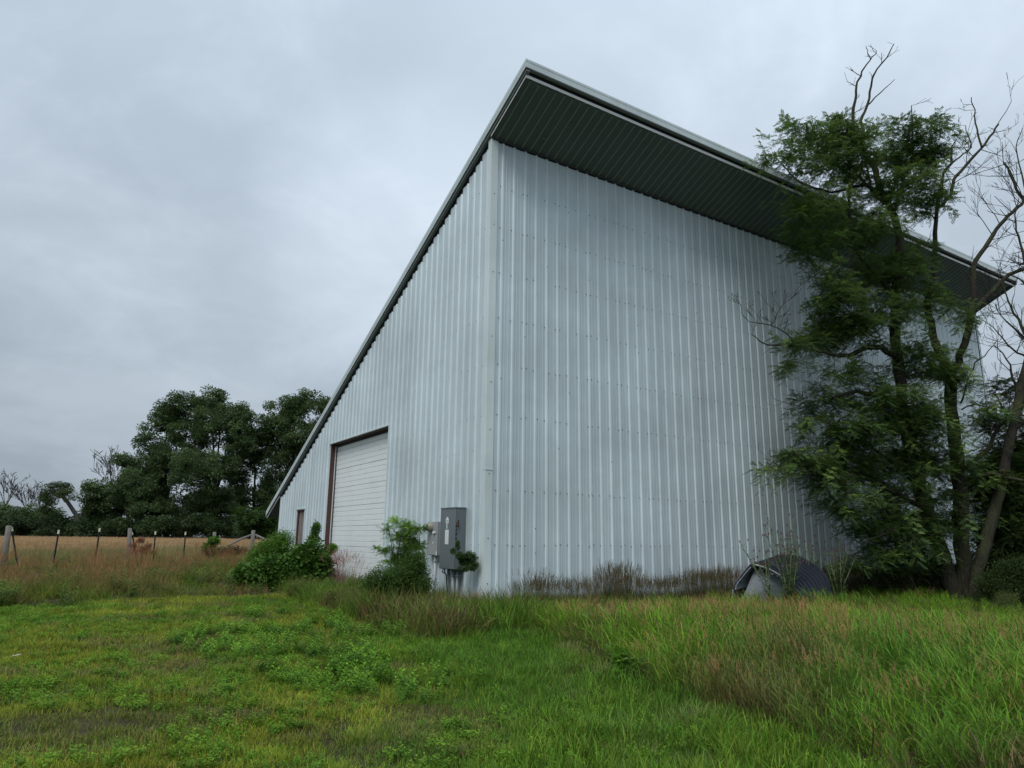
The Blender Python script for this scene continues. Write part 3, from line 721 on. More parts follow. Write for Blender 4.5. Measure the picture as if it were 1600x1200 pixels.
for (tx, ty, bx) in [(18, 824, 33), (92, 828, 83), (156, 825, 148), (206, 831, 216), (243, 830, 239), (290, 831, 286)]:
    a, b = fp(tx, ty, bx); q = MB(); ax = (a-b)/np.linalg.norm(a-b); c = a-ax*.13
    d1 = np.array([.028, 0, 0]); d2 = np.array([0, .028, 0])
    for p0, p1, mb in ((b, c, q),):
        mb.add([p0-d1, p0+d1, p1+d1, p1-d1, p0-d1+d2*.25, p0+d1+d2*.25, p1+d1+d2*.25, p1-d1+d2*.25], [(0,1,2,3),(4,7,6,5),(0,3,7,4),(1,5,6,2),(3,2,6,7)])
        mb.add([p0-d1*.2, p0+d1*.2, p1+d1*.2, p1-d1*.2, p0-d1*.2-d2, p0+d1*.2-d2, p1+d1*.2-d2, p1-d1*.2-d2], [(4,5,6,7),(0,4,7,3),(1,2,6,5),(3,7,6,2)])
    so = q.obj('steel_post', M['tpost'], fence)
    q = MB(); q.tube([c, a], [.034, .030], 6); q.obj('painted_tip', M['ptop'], so); tops.append((tx, a, b))
a = at(358, 852, 33.5); b = at(392, 836, 35.5); mb = MB(); mb.tube([a, (a+b)/2+[0, 0, .04], b], [.05, .055, .045], 8); mb.obj('brace_pole', M['post'], fence, True)
a = at(400, 836, 35.8); b = at(425, 848, 33.5); mb = MB(); mb.tube([a, b], [.05, .05], 8); mb.obj('brace_pole', M['post'], fence, True)
tops.sort(key=lambda q: q[0])
for hgt in (.25, .45, .65, .85):
    mb = MB(); pts = [b+(a-b)*hgt for (_, a, b) in tops if True]
    fine = []
    for p0, p1 in zip(pts[:-1], pts[1:]):
        for k in range(4): f = k/4; fine.append(p0+(p1-p0)*f-np.array([0, 0, .03*math.sin(math.pi*f)]))
    fine.append(pts[-1]); mb.tube(fine, .0022, 4); mb.obj('wire_strand', M['wire'], fence)

# ---------------------------------------------------------------- grasses
def cand(y0, y1, dens, xa=None, xb=None, m=1.25):
    """random points over the visible ground between two distances"""
    w = .73*m
    pts = []; n = int(dens*(y1-y0)*(2*w*(y0+y1)/2+2))
    y = np.sqrt(rng.random(n)*(y1*y1-y0*y0)+y0*y0); x = (rng.random(n)*2-1)*(y*w+1)
    k = np.ones(n, bool)
    if xa is not None: k &= x > xa
    if xb is not None: k &= x < xb
    return x[k], y[k]
def outside_barn(x, y, pad=.06):
    dx, dy = x-CX, y-CY; u = dx*UX[0]+dy*UX[1]; v = dx*VX[0]+dy*VX[1]
    return ~((u > -pad) & (u < LEN+pad) & (v > -pad) & (v < WID+pad)), u, v
def spun(a, b, c):
    """Euler angles for: spin about the upright by c, then tip by a (about x) and b (about y) in the world's frame"""
    ca, sa, cb, sb, cc, sc_ = np.cos(a), np.sin(a), np.cos(b), np.sin(b), np.cos(c), np.sin(c)
    z0 = np.zeros_like(a)
    def mul(A, B): return np.einsum('ijn,jkn->ikn', A, B)
    Rx = np.array([[z0+1, z0, z0], [z0, ca, -sa], [z0, sa, ca]]); Ry = np.array([[cb, z0, sb], [z0, z0+1, z0], [-sb, z0, cb]]); Rz = np.array([[cc, -sc_, z0], [sc_, cc, z0], [z0, z0, z0+1]])
    m = mul(mul(Ry, Rx), Rz)
    return np.stack([np.arctan2(m[2, 1], m[2, 2]), -np.arcsin(np.clip(m[2, 0], -1, 1)), np.arctan2(m[1, 0], m[0, 0])], 1)
def put(name, key, nsrc, x, y, s, tint, lean=.12, kind='stuff', sink=0.0, zs=None, parent=None, az=None, ly=0.0):
    n = len(x); z = gz(x, y)-sink; rot = spun(rng.normal(0, lean, n), rng.normal(0, lean, n)+ly, rng.random(n)*6.283)
    s3 = np.stack([s, s, s*(zs if zs is not None else 1)], 1)
    o = scatter(name, SRC[key], nsrc, np.stack([x, y, z], 1), rot, s3, tint, parent)
    if kind: o['kind'] = kind
    return o
G = on_ground
TALL = [G(835, 992)[:2], G(900, 1018)[:2], G(1005, 1075)[:2], G(1150, 1128)[:2], G(1300, 1185)[:2], G(1420, 1240)[:2], (5.0, 4.0), (9, 2.5), (30, 10), (30, 32), bw(26, -.4)[:2], bw(2.2, -.55)[:2], bw(1.2, -1.2)[:2]]
LAWN_FAR = [G(-200, 950)[:2], G(0, 952)[:2], G(200, 938)[:2], G(400, 932)[:2], G(520, 922)[:2], G(585, 945)[:2], G(700, 962)[:2], G(835, 968)[:2], (1.0, 13.0), (8, 13), (8, 2), (-14, 2)]
def ell(x, y, px, py, rx, ry):
    c = G(px, py); a = G(px+rx, py); b = G(px, py+ry); b2 = G(px, py-ry)
    return ((x-c[0])/(abs(a[0]-c[0])+1e-6))**2+((y-c[1])/(max(abs(b[1]-c[1]), abs(b2[1]-c[1]))+1e-6))**2
def dirt(x, y):
    d = np.zeros_like(x)
    for e, a in (((70, 1150, 210, 34), 1.), ((190, 1128, 90, 16), .8), ((370, 1122, 70, 8), .7), ((300, 1112, 20, 6), .9), ((160, 1052, 34, 7), .7), ((120, 1062, 20, 6), .5),
                 ((345, 1138, 45, 12), .7), ((160, 1082, 25, 4), .6), ((520, 1148, 90, 14), .6), ((220, 968, 100, 5), .45), ((600, 1185, 120, 15), .5), ((680, 1118, 30, 6), .5), ((40, 1190, 60, 12), .5)):
        q = ell(x, y, *e); d = np.maximum(d, a*np.clip(1.6-q, 0, 1))
    return d*(.4+1.0*fbm(x, y, 2.6, 21))
def lush_mask(x, y):
    """longer, bluer grass towards the tall stand"""
    q = in_poly(x, y, [G(560, 960)[:2], G(640, 1010)[:2], G(740, 1100)[:2], G(820, 1230)[:2], (3, 4.2), (8, 4), (4, 13.4), (-2.2, 14.2)])
    return q
YG, DG, BG = (.235, .285, .040), (.115, .210, .040), (.115, .215, .048)
# short lawn
xs_, ys_ = [], []
for y0, y1, dn in ((4.6, 7, 260), (7, 10, 190), (10, 14, 120), (14, 18, 75)):
    a, b = cand(y0, y1, dn); xs_.append(a); ys_.append(b)
x = np.concatenate(xs_); y = np.concatenate(ys_); ob, u, v = outside_barn(x, y)
k = ob & in_poly(x, y, LAWN_FAR) & ~in_poly(x, y, TALL); x, y = x[k], y[k]
k = rng.random(len(x)) > np.clip(dirt(x, y)*.8, 0, .60); x, y = x[k], y[k]
f = fbm(x, y, .55, 5); g2 = fbm(x, y, 2.3, 15); lm_ = lush_mask(x, y)
tint = mixc3(YG, DG, (f-.40)*4+(x+4)*.07); tint = tint*(1+1.1*(g2-.5)+.5*(fbm(x, y, 6, 16)-.5))[:, None]
br = np.clip((fbm(x, y, 1.3, 33)-.56)*5, 0, .75); tint = tint*(1-br[:, None])+np.array([.20, .19, .07])[None]*br[:, None]
dd = np.clip(dirt(x, y), 0, 1)[:, None]*.5; tint = tint*(1-dd)+np.array([.10, .105, .05])[None]*dd
tint = np.where(lm_[:, None], tint*.4+np.array(BG)[None]*.6, tint)
s = (.7+.75*fbm(x, y, .9, 44)+.1*rng.random(len(x)))*np.where(y > 10, 1.15, .95)
put('lawn_grass', 'lawn', 4, x, y, s, tint, .15)
LAWN = (x, y)
# lush longer grass
x, y = cand(4.6, 14.5, 62, xa=-4.5); ob, u, v = outside_barn(x, y)
k = ob & lush_mask(x, y) & ~in_poly(x, y, TALL); x, y = x[k], y[k]
hgt = .35+.9*fbm(x, y, .7, 61)+.25*np.clip((x+.2*y-1)*.4, 0, 1)
f = fbm(x, y, .8, 62)
tint = mixc3(BG, (.145, .240, .040), (f-.4)*4)*(1+.5*(fbm(x, y, 3, 63)-.5))[:, None]
dr = np.clip((fbm(x, y, .9, 66)-.6)*5, 0, .6)[:, None]; tint = tint*(1-dr)+np.array([.26, .25, .10])[None]*dr
put('lush_grass', 'lush', 4, x, y, hgt, tint, .2)
# a sprinkling of longer tufts over the lawn
x, y = cand(5, 15, 7); ob, u, v = outside_barn(x, y); k = ob & in_poly(x, y, LAWN_FAR) & ~in_poly(x, y, TALL) & (fbm(x, y, .6, 71) > .5) & (dirt(x, y) < .25); x, y = x[k], y[k]
put('lawn_tufts', 'lush', 4, x, y, .3+.35*rng.random(len(x)), mixc3(DG, YG, rng.random(len(x))), .2)
# clover and small broadleaf cover
x, y = cand(4.8, 15, 26); k = outside_barn(x, y)[0] & in_poly(x, y, LAWN_FAR) & ~in_poly(x, y, TALL) & (fbm(x, y, .8, 81) > .47) & (dirt(x, y) < .6); x, y = x[k], y[k]
put('clover_patches', 'clover', 2, x, y, .7+.5*rng.random(len(x)), mixc3((.09, .19, .035), (.16, .27, .04), rng.random(len(x))), .15)
# ragweed patches
x, y = cand(5, 16, 30); q = np.zeros(len(x))
for e in ((480, 1005, 170, 26), (560, 1062, 110, 22), (640, 1090, 70, 14), (420, 975, 110, 12), (520, 1085, 60, 10), (700, 1075, 60, 12), (330, 1000, 60, 14), (455, 1040, 60, 16), (610, 1060, 60, 14)):
    q = np.maximum(q, np.clip(1.5-ell(x, y, *e), 0, 1))
k = (rng.random(len(x)) < q*np.clip((fbm(x, y, 1.6, 91)-.36)*4.5, 0, 1)) & outside_barn(x, y)[0] & ~in_poly(x, y, TALL); x, y = x[k], y[k]
put('ragweed_patches', 'weed', 3, x, y, .55+.5*rng.random(len(x)), mixc3((.085, .18, .045), (.17, .31, .055), rng.random(len(x))), .12)
# tall grass stand
xs_, ys_ = [], []
for y0, y1, dn in ((4, 9, 34), (9, 14, 26), (14, 24, 17)):
    a, b = cand(y0, y1, dn, xa=-1); xs_.append(a); ys_.append(b)
x = np.concatenate(xs_); y = np.concatenate(ys_); ob, u, v = outside_barn(x, y, .35); k = ob & in_poly(x, y, TALL) & (v < 0); x, y, v, u = x[k], y[k], v[k], u[k]
edge = np.clip((x-np.interp(y, [5, 8, 12.7, 15], [3.0, 1.6, .2, -.3]))/.9, 0, 1)
wallish = np.clip(1-(-v)/2.2, 0, 1)
f = fbm(x, y, .5, 101); f2 = fbm(x, y, 1.7, 102)
GA, GB, BR = (.170, .300, .042), (.110, .215, .045), (.170, .145, .060)
tint = mixc3(GA, GB, (f-.42)*4)*(1+.5*(f2-.5))[:, None]
brn = np.clip((fbm(x, y, .9, 103)-.55)*2.6+.32*(1-edge)+.12*np.clip((9-y)/3, 0, 1), 0, .75)*(1-.5*np.clip((y-13)/5, 0, 1)); brn = np.clip(brn+wallish*.45*(u < 9), 0, .85)
tint = tint*(1-brn[:, None])+np.array(BR)[None]*brn[:, None]
s = (.36+.46*fbm(x, y, .6, 105))*(.72+.28*edge)*np.where(v > -1.6, .72, 1)
s = s*np.clip(1.08-.03*np.clip(x-6, 0, 8), .8, 1.1)*(1-.22*np.clip((y-10.5)/3, 0, 1))
LYN = -.30+.35*(fbm(x, y, .7, 170)-.5)
put('tall_grass', 'tall', 5, x, y, s, tint, .13, ly=LYN)
k = (rng.random(len(x)) < np.clip(.04+(fbm(x, y, .45, 107)-.46)*1.9+wallish*.5+.35*np.clip((y-10.5)/3, 0, 1)*(x < 6.5), .02, .6)*np.where(x < 8, 1, .3)); x2, y2, s2 = x[k], y[k], s[k]
put('seeding_grass', 'seed', 4, x2, y2, s2*(.95+.1*rng.random(len(x2))), mixc3((.18, .21, .060), (.30, .235, .11), rng.random(len(x2))*.8+.5*(y2 > 10.5)), .12, ly=-.22)
# low understorey filling the tall stand
x, y = cand(4.5, 20, 16, xa=-.5); k = outside_barn(x, y, .2)[0] & in_poly(x, y, TALL); x, y = x[k], y[k]
put('stand_undergrowth', 'rough', 4, x, y, .7+.5*rng.random(len(x)), mixc3((.085, .12, .035), (.13, .105, .055), fbm(x, y, .8, 110)), .3)
# weeds along the foot of the long wall
n = 1000; u_ = rng.random(n)*17+.4; v_ = -rng.random(n)**1.4*1.1-.12; P = np.array([bw(a, b) for a, b in zip(u_, v_)]); x, y = P[:, 0], P[:, 1]
k = fbm(u_, v_*3, .9, 120) > .40+.12*(rng.random(n)-.5); x, y = x[k], y[k]
put('wall_foot_weeds', 'seed', 4, x, y, .40+.85*fbm(x, y, 1.3, 121), mixc3((.045, .070, .026), (.095, .085, .042), rng.random(len(x))), .10)
k = rng.random(len(x)) < .5; put('wall_foot_grass', 'rough', 4, x[k], y[k], .9+.5*rng.random(k.sum()), mixc3((.055, .085, .028), (.10, .085, .04), rng.random(k.sum())), .2)
# weeds before the gable corner, cabinet and overhead door
n = 1300; u_ = -rng.random(n)*2.1-.12; v_ = rng.random(n)*10.9-2.2
k0 = rng.random(n) < .22; v_ = np.where(k0, -.12-rng.random(n)*1.5, v_); u_ = np.where(k0, -1.2+rng.random(n)*4.2, u_); P = np.array([bw(a, b) for a, b in zip(u_, v_)]); x, y = P[:, 0], P[:, 1]
near_w = np.clip(1-(-u_)/1.9, 0, 1); f = fbm(x, y, 1.0, 130)
s = .45+.55*fbm(x, y, .8, 131); s = s*np.where(v_ > 4.8, .85, 1)
tn = mixc3((.115, .20, .045), (.165, .115, .060), (f-.42)*4)
put('corner_rough_grass', 'rough', 4, x, y, s*(1.5+.55*np.clip(2.2-v_, 0, 1)), tn, .25)
k = rng.random(n) < .32; put('corner_weeds', 'bigweed', 3, x[k], y[k], .28+.36*rng.random(k.sum()), mixc3((.075, .16, .042), (.13, .14, .05), rng.random(k.sum())), .15)
# rough ground to the left, between lawn and fence
xs_, ys_ = [], []
for y0, y1, dn in ((12.5, 18, 20), (18, 26, 12), (26, 37, 7)):
    a, b = cand(y0, y1, dn, xb=-2); xs_.append(a); ys_.append(b)
x = np.concatenate(xs_); y = np.concatenate(ys_); ob, u, v = outside_barn(x, y, .3)
fl = -15.8+(y-22)*(2.5/14)                                     # x of the fence line at this distance
k = ob & ~in_poly(x, y, LAWN_FAR) & (x > fl-1.2) & (u < 0) & (x < 0) & (v > 1.5); x, y = x[k], y[k]; fl = fl[k]
f = fbm(x, y, .45, 140); f2 = fbm(x, y, 1.6, 141); f3 = fbm(x, y, .8, 142)
tint = mixc3((.130, .205, .040), (.225, .205, .075), (f-.42)*4.2)
red = np.clip((f3-.6)*5, 0, .7)[:, None]; tint = tint*(1-red)+np.array([.24, .165, .075])[None]*red
tint *= (1+.6*(f2-.5))[:, None]
mound = np.maximum.reduce([np.clip(1.4-ell(x, y, *e), 0, 1) for e in ((235, 900, 100, 26), (300, 893, 80, 24), (380, 893, 60, 18), (20, 925, 60, 8))])
tint = tint*(.92-.22*np.clip(fbm(x, y, 1.1, 196)*4-1.6, 0, 1))[:, None]
for e_, c_ in (((115, 906, 50, 6), (.27, .175, .095)), ((205, 874, 45, 15), (.20, .135, .065)), ((300, 890, 60, 10), (.21, .15, .075)), ((60, 925, 50, 6), (.16, .125, .06))):
    g_ = np.clip(1.3-ell(x, y, *e_), 0, .85)[:, None]*(rng.random(len(x)) < .8)[:, None]; tint = tint*(1-g_)+np.array(c_)[None]*g_
gl = np.clip(1-ell(x, y, 110, 885, 120, 10), 0, 1)[:, None]; tint = tint*(1-gl)+np.array([.10, .20, .04])[None]*gl
put('rough_grass', 'rough', 4, x, y, (.30+.62*fbm(x, y, .8, 143)+.45*mound)*np.where(x < fl+3.5, .55, 1), tint, .45)
k = rng.random(len(x)) < mound*.75*(fbm(x, y, 1.2, 197) > .42); put('mound_grass', 'seed', 4, x[k], y[k], .55+.45*rng.random(k.sum()), mixc3((.14, .15, .045), (.23, .155, .07), fbm(x[k], y[k], .9, 195)*3-1), .4)
k = (rng.random(len(x)) < .14+.25*mound*(x > fl+5)) & (fbm(x, y, .7, 190) > .45); put('rough_weeds', 'bigweed', 3, x[k], y[k], .35+.4*rng.random(k.sum()), mixc3((.07, .14, .04), (.13, .16, .05), rng.random(k.sum())), .15)
# hay field beyond the fence
xs_, ys_ = [], []
for y0, y1, dn in ((18, 32, 9), (32, 55, 4.2), (55, 112, 1.7)):
    w_ = .80; n = int(dn*(y1-y0)*(y0+y1)/2*w_); yy = np.sqrt(rng.random(n)*(y1*y1-y0*y0)+y0*y0); xx = -rng.random(n)*yy*w_*1.15; xs_.append(xx); ys_.append(yy)
x = np.concatenate(xs_); y = np.concatenate(ys_); fl = -15.8+(y-22)*(2.5/14)
dx, dy = x-CX, y-CY; v = dx*VX[0]+dy*VX[1]; u = dx*UX[0]+dy*UX[1]
k = ((x < fl-.9) | (y > 38)) & ((v > WID+3) | (u < -6)); x, y = x[k], y[k]
tint = mixc3((.30, .295, .125), (.385, .375, .185), fbm(x, y, .12, 150))*(1+.5*(fbm(x, y, .9, 151)-.5))[:, None]
s = np.where(y > 55, 1.5, 1.05)
put('hay_field', 'hay', 3, x, y, s, tint*.8, .08, zs=np.where(y > 55, .72, 1.0))

# ---------------------------------------------------------------- leafy things
def blob_points(ells, per, depthf, dthick, tighten=1.0, gapseed=None, gap=.0):
    """ells: (px, py, rx, ry, weight) outlines taken from the photograph, each given its own distance and depth"""
    P = []; W_ = []
    for e in ells:
        px, py, rx, ry = e[:4]; wt = e[4] if len(e) > 4 else 1.0; d0 = depthf(px, py); k = d0/F
        n = max(2, int(per*wt*rx*ry/1000)); v = rng.normal(size=(n, 3)); v /= np.linalg.norm(v, axis=1)[:, None]; v *= (rng.random(n)**(1/2.6))[:, None]*tighten
        c = at(px, py, d0)
        P.append(np.stack([c[0]+v[:, 0]*rx*k, c[1]+v[:, 1]*min(dthick, (rx+ry)/2*k*1.25), c[2]+v[:, 2]*ry*k], 1)); W_.append(v)
    P = np.concatenate(P); W_ = np.concatenate(W_)
    if gap: kk = fbm(P[:, 0]*.8+P[:, 1]*.4, P[:, 2]*(gap[2] if len(gap) > 2 else 1), 1/gap[0], gapseed or 1, 3) > gap[1]; P, W_ = P[kk], W_[kk]
    return P, W_
def crown(name, key, nsrc, P, s, tint, parent, flat=.35):
    n = len(P); rot = np.stack([rng.normal(0, flat, n), rng.normal(0, flat, n), rng.random(n)*6.283], 1)
    o = scatter(name, SRC[key], nsrc, P, rot, s, tint, parent); o['kind'] = 'stuff'; return o

# far tree line
FARD = 100.0
def far_tree(label, base_px, ells, d=FARD, per=52, tint=(.062, .094, .055), tint2=(.120, .168, .082), lean=0, group=None, s=(.75, 1.25), trunk=.45, cat='tree', name='tree', tr=None):
    b = at(base_px, 835, d); b[2] = float(ground_z(b[0], b[1]))
    root = empty(name, tuple(b)); tag(root, label, cat, group)
    P, Wt = blob_points(ells, per, lambda a, c: d+rng.normal(0, 1.2), 6, gapseed=int(base_px), gap=(2.2, .35))
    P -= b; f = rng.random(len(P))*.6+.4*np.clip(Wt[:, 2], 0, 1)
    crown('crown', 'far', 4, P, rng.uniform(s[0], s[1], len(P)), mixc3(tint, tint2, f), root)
    mb = MB()
    if trunk:
        cx_ = np.mean([e[0] for e in ells]); top = min(e[1]-e[3]*.3 for e in ells)
        tp = at(cx_, top, d)-b; fork = tp*np.array([.35, .3, .35]); mb.tube([(0, 0, -.3), fork*.5, fork], [trunk, trunk*.85, trunk*.7], 7)
        for e in ells:
            q = at(e[0], e[1], d)-b; mid = (fork+q)/2+rng.normal(0, .5, 3); mb.tube([fork*rng.uniform(.7, 1), mid, q], [trunk*.45, trunk*.28, trunk*.10], 5)
        mb.obj('trunk', M['farbark'], root, True)
    return root
far_tree('tall broad deciduous tree at the left end of the big clump', 262, [(262, 655, 30, 32), (240, 690, 26, 30), (287, 642, 28, 28), (262, 720, 42, 42), (228, 752, 38, 38), (285, 700, 36, 40), (262, 790, 48, 34)])
far_tree('tallest round-headed tree in the middle of the clump behind the hay field', 335, [(332, 632, 30, 22), (345, 662, 42, 32), (308, 688, 40, 36), (322, 738, 52, 42), (378, 650, 22, 24), (365, 690, 36, 34), (335, 790, 52, 34)], d=98)
far_tree('dense lower tree filling the dip between the tallest crowns', 398, [(392, 700, 30, 34), (400, 745, 40, 36), (380, 785, 44, 36), (420, 800, 34, 30)], d=103)
far_tree('leafy tree whose crown passes behind the barn roof edge', 455, [(448, 642, 32, 24), (478, 632, 30, 20), (428, 672, 28, 26), (465, 680, 38, 34), (440, 725, 34, 32), (505, 640, 26, 22), (500, 690, 36, 40), (410, 695, 18, 18), (432, 785, 34, 34), (520, 700, 30, 50)], d=101)
far_tree('small rounded tree with a tuft above its left shoulder', 200, [(196, 722, 17, 13), (212, 762, 32, 30), (180, 790, 34, 30), (225, 800, 36, 28)], d=97, trunk=.3)
far_tree('low bushy tree right of the leaning trunk', 158, [(150, 768, 22, 18), (160, 795, 30, 24), (142, 812, 30, 20)], d=97, trunk=.25)
lt = far_tree('small tree with a bare grey trunk leaning steeply left', 124, [(90, 764, 24, 12, 1.2), (75, 780, 14, 12), (105, 772, 16, 9), (70, 798, 10, 8)], d=92, trunk=0, per=60, tint=(.045, .066, .026), tint2=(.07, .10, .04), s=(.45, .8))
b = np.array(lt.location); mb = MB(); mb.tube([at(124, 838, 92)-b, at(124, 822, 92)-b, at(118, 803, 92)-b, at(104, 782, 92.4)-b, at(92, 772, 92.4)-b, at(80, 768, 92)-b], [.30, .29, .27, .24, .18, .08], 8); mb.tube([at(122, 815, 92)-b, at(128, 800, 92)-b], [.2, .1], 6); mb.obj('trunk', M['deadbark'], lt, True)
far_tree('low hedge bush left of the leaning tree', 58, [(62, 805, 24, 16), (45, 815, 26, 18), (80, 812, 22, 18)], d=96, trunk=.2, cat='bush', name='bush')
far_tree('low hedge bush at the left edge of the photograph', 14, [(10, 803, 22, 14), (25, 815, 24, 18), (-12, 808, 22, 18), (-40, 806, 30, 20)], d=96, trunk=.2, cat='bush', name='bush')
far_tree('dark bush under the trees by the low barn eave', 415, [(400, 815, 34, 18), (430, 808, 30, 24)], d=78, trunk=.2, cat='bush', name='bush', per=50, tint=(.03, .055, .02), tint2=(.045, .08, .028))
P, Wt = blob_points([(px, 824+rng.normal(0, 2), 26, 15) for px in range(-80, 560, 18)], 40, lambda a, c: 94+rng.normal(0, 2), 5)
o = crown('hedgerow_undergrowth', 'far', 4, P, rng.uniform(.7, 1.2, len(P)), mixc3((.034, .052, .032), (.06, .088, .044), rng.random(len(P))), None)
P, Wt = blob_points([(px, 832, 26, 10) for px in range(-300, 2000, 40)], 20, lambda a, c: 190, 5)
o = crown('distant_hedge', 'far', 4, P, rng.uniform(1.2, 1.9, len(P)), mixc3((.030, .048, .022), (.05, .07, .03), rng.random(len(P))), None)
def bare(mb, p, d, l, r, depth, rnd, wob=.35, rat=.72, mn=.012, nch=(2, 3), sides=5):
    """recursively forking bare limb"""
    pts = [p]; rad = [r]; dd = d.normalized(); q = p.copy(); ns = 3
    for i in range(ns):
        dd = (dd+Vector((rnd.uniform(-wob, wob), rnd.uniform(-wob, wob), rnd.uniform(-wob*.5, wob*.8)))*.35).normalized()
        q = q+dd*l/ns; pts.append(q.copy()); rad.append(max(mn, r*(1-.35*(i+1)/ns)))
    mb.tube(pts, rad, sides, cap=False)
    if depth > 0:
        for k in range(rnd.randint(*nch)):
            a = pts[rnd.randint(1, ns)]; nd = (dd+Vector((rnd.uniform(-1, 1), rnd.uniform(-1, 1), rnd.uniform(-.3, .8)))*.75).normalized()
            bare(mb, a, nd, l*rat*rnd.uniform(.7, 1.15), max(mn, r*.58), depth-1, rnd, wob, rat, mn, nch, max(3, sides-1))
def dead_far(label, px, pytop, seed, d=93, r=.2, spread=1.0):
    b = at(px, 838, d); b[2] = float(ground_z(b[0], b[1])); top = at(px, pytop, d); hgt = top[2]-b[2]
    root = empty('dead_tree', tuple(b)); tag(root, label, 'dead tree'); rnd = random.Random(seed); mb = MB()
    base = Vector((0, 0, 0)); fork = Vector((rnd.uniform(-.2, .2), 0, hgt*.50)); mb.tube([base, fork*.5, fork], [r*1.3, r*1.1, r], 7)
    mb.obj('trunk', M['deadbark'], root, True); mb = MB()
    for k in range(5):
        a = k/5*6.28+rnd.random(); bare(mb, fork*rnd.uniform(.8, 1), Vector((math.cos(a)*.5*spread, math.sin(a)*.5, 1)), hgt*.24, r*.5, 4, rnd, .4, .68, .028, (2, 3))
    mb.obj('branches', M['deadbark'], root)
dead_far('bare dead tree standing above the hedge left of the big trees', 165, 697, 5, r=.13, d=101)
dead_far('grey leafless tree at the far left edge of the hedge', 2, 728, 7, d=104, r=.12)
dead_far('thin leafless tree between the left edge and the leaning tree', 36, 742, 9, d=104, r=.10)
dead_far('slender pale dead stem close beside the leaning tree', 57, 752, 12, d=104, r=.07, spread=.5)

# ---------------------------------------------------------------- the black locust by the right end of the barn
def limb_path(mb, path, d0, d1, r0, r1, n=10, seed=0):
    """path in photograph coordinates, running from distance d0 to d1"""
    path = [np.array(q, float) for q in path]; k = len(path); rnd = random.Random(seed); P3 = []; R3 = []
    seg = [0]
    for a, b in zip(path[:-1], path[1:]): seg.append(seg[-1]+np.linalg.norm(b-a))
    for i, q in enumerate(path):
        f = seg[i]/seg[-1]; P3.append(at(q[0], q[1], d0+(d1-d0)*f)); R3.append(r0+(r1-r0)*f)
    # Catmull-Rom refine
    out_p, out_r = [], []
    for i in range(k-1):
        p0, p1, p2, p3 = P3[max(i-1, 0)], P3[i], P3[i+1], P3[min(i+2, k-1)]
        for j in range(3):
            t_ = j/3; out_p.append(.5*((2*p1)+(-p0+p2)*t_+(2*p0-5*p1+4*p2-p3)*t_**2+(-p0+3*p1-3*p2+p3)*t_**3)+np.array([rnd.gauss(0, .012) for _ in range(3)])*(1+R3[i]*3)); out_r.append((R3[i]+(R3[i+1]-R3[i])*t_)*rnd.uniform(.93, 1.07))
    out_p.append(P3[-1]); out_r.append(R3[-1]); mb.tube(out_p, out_r, n, cap=True); return out_p, out_r
def twigs(mb, pts, rad, every, l, r, depth, rnd, start=.3, up=.2, wob=.45):
    for i in range(int(len(pts)*start), len(pts)):
        for _ in range(every if isinstance(every, int) else (1 if rnd.random() < every else 0)):
            d = Vector((rnd.uniform(-1, 1), rnd.uniform(-1, 1), rnd.uniform(-.4, 1)+up))
            bare(mb, Vector(pts[i]), d, l*rnd.uniform(.5, 1.2), min(r, rad[i]*.5), depth, rnd, wob, .7, .0045, (1, 3), 4)
TD = 18.3
tb = at(1500, 938, TD); tb[2] = float(gz(tb[0], tb[1]))
loc_root = empty('locust_tree', tuple(tb)); tag(loc_root, 'black locust tree with forked trunks and half-bare crown before the right end of the barn', 'tree')
def shift(mb, off):
    off = np.array(off); mb.v = [tuple(np.array(p)-off) for p in mb.v]
rnd = random.Random(21)
mb = MB(); S = mb
t1, r1 = limb_path(mb, [(1494, 945), (1484, 905), (1466, 852), (1450, 810), (1430, 740), (1412, 655), (1407, 600), (1400, 536), (1399, 470), (1404, 400), (1405, 363), (1394, 332), (1381, 307), (1371, 285), (1364, 259), (1347, 240)], TD, 18.2, .21, .075, 12, 1)
t2, r2 = limb_path(mb, [(1512, 945), (1508, 900), (1504, 850), (1502, 800), (1497, 740), (1492, 690), (1487, 640), (1486, 589)], TD-.1, 18.6, .21, .14, 12, 2)
shift(mb, tb); mb.obj('trunk', M['bark'], loc_root, True)
mb = MB(); tw = MB()
def limb(path, d0, d1, r0, r1, seed, tdens=.5, tl=.7, tdep=2, start=.3):
    p, r = limb_path(mb, path, d0, d1, r0, r1, 8, seed)
    if tdens: twigs(tw, p, r, tdens, tl, .012, tdep, rnd, start)
    return p
limb([(1347, 240), (1337, 214), (1333, 187), (1336, 157), (1339, 135), (1347, 113), (1360, 94), (1369, 79)], 18.2, 18.2, .065, .012, 3, .35, .35, 1)
limb([(1360, 94), (1356, 84), (1353, 72)], 18.2, 18.1, .015, .008, 4, 0)
limb([(1347, 240), (1349, 202), (1345, 191), (1356, 163), (1360, 135), (1366, 116), (1384, 90), (1397, 69)], 18.2, 18.5, .055, .012, 5, .35, .3, 1)
limb([(1357, 163), (1375, 145), (1398, 124)], 18.3, 18.6, .022, .008, 6, .3, .25, 1)
limb([(1486, 595), (1469, 555), (1457, 517), (1449, 480), (1455, 450), (1461, 401), (1463, 345), (1467, 307), (1476, 270), (1486, 255), (1487, 229)], 18.6, 18.9, .115, .03, 7, .5, .8, 2, .5)
limb([(1486, 258), (1505, 240), (1517, 229), (1511, 210), (1509, 196)], 18.9, 19.0, .028, .010, 8, .6, .4, 2)
limb([(1467, 325), (1484, 306), (1489, 287), (1500, 268), (1532, 234), (1547, 214), (1560, 194)], 18.9, 19.2, .055, .028, 9, .5, .8, 3)
limb([(1535, 231), (1526, 201), (1522, 172), (1518, 152)], 19.1, 19.2, .03, .012, 10, .4, .35, 2)
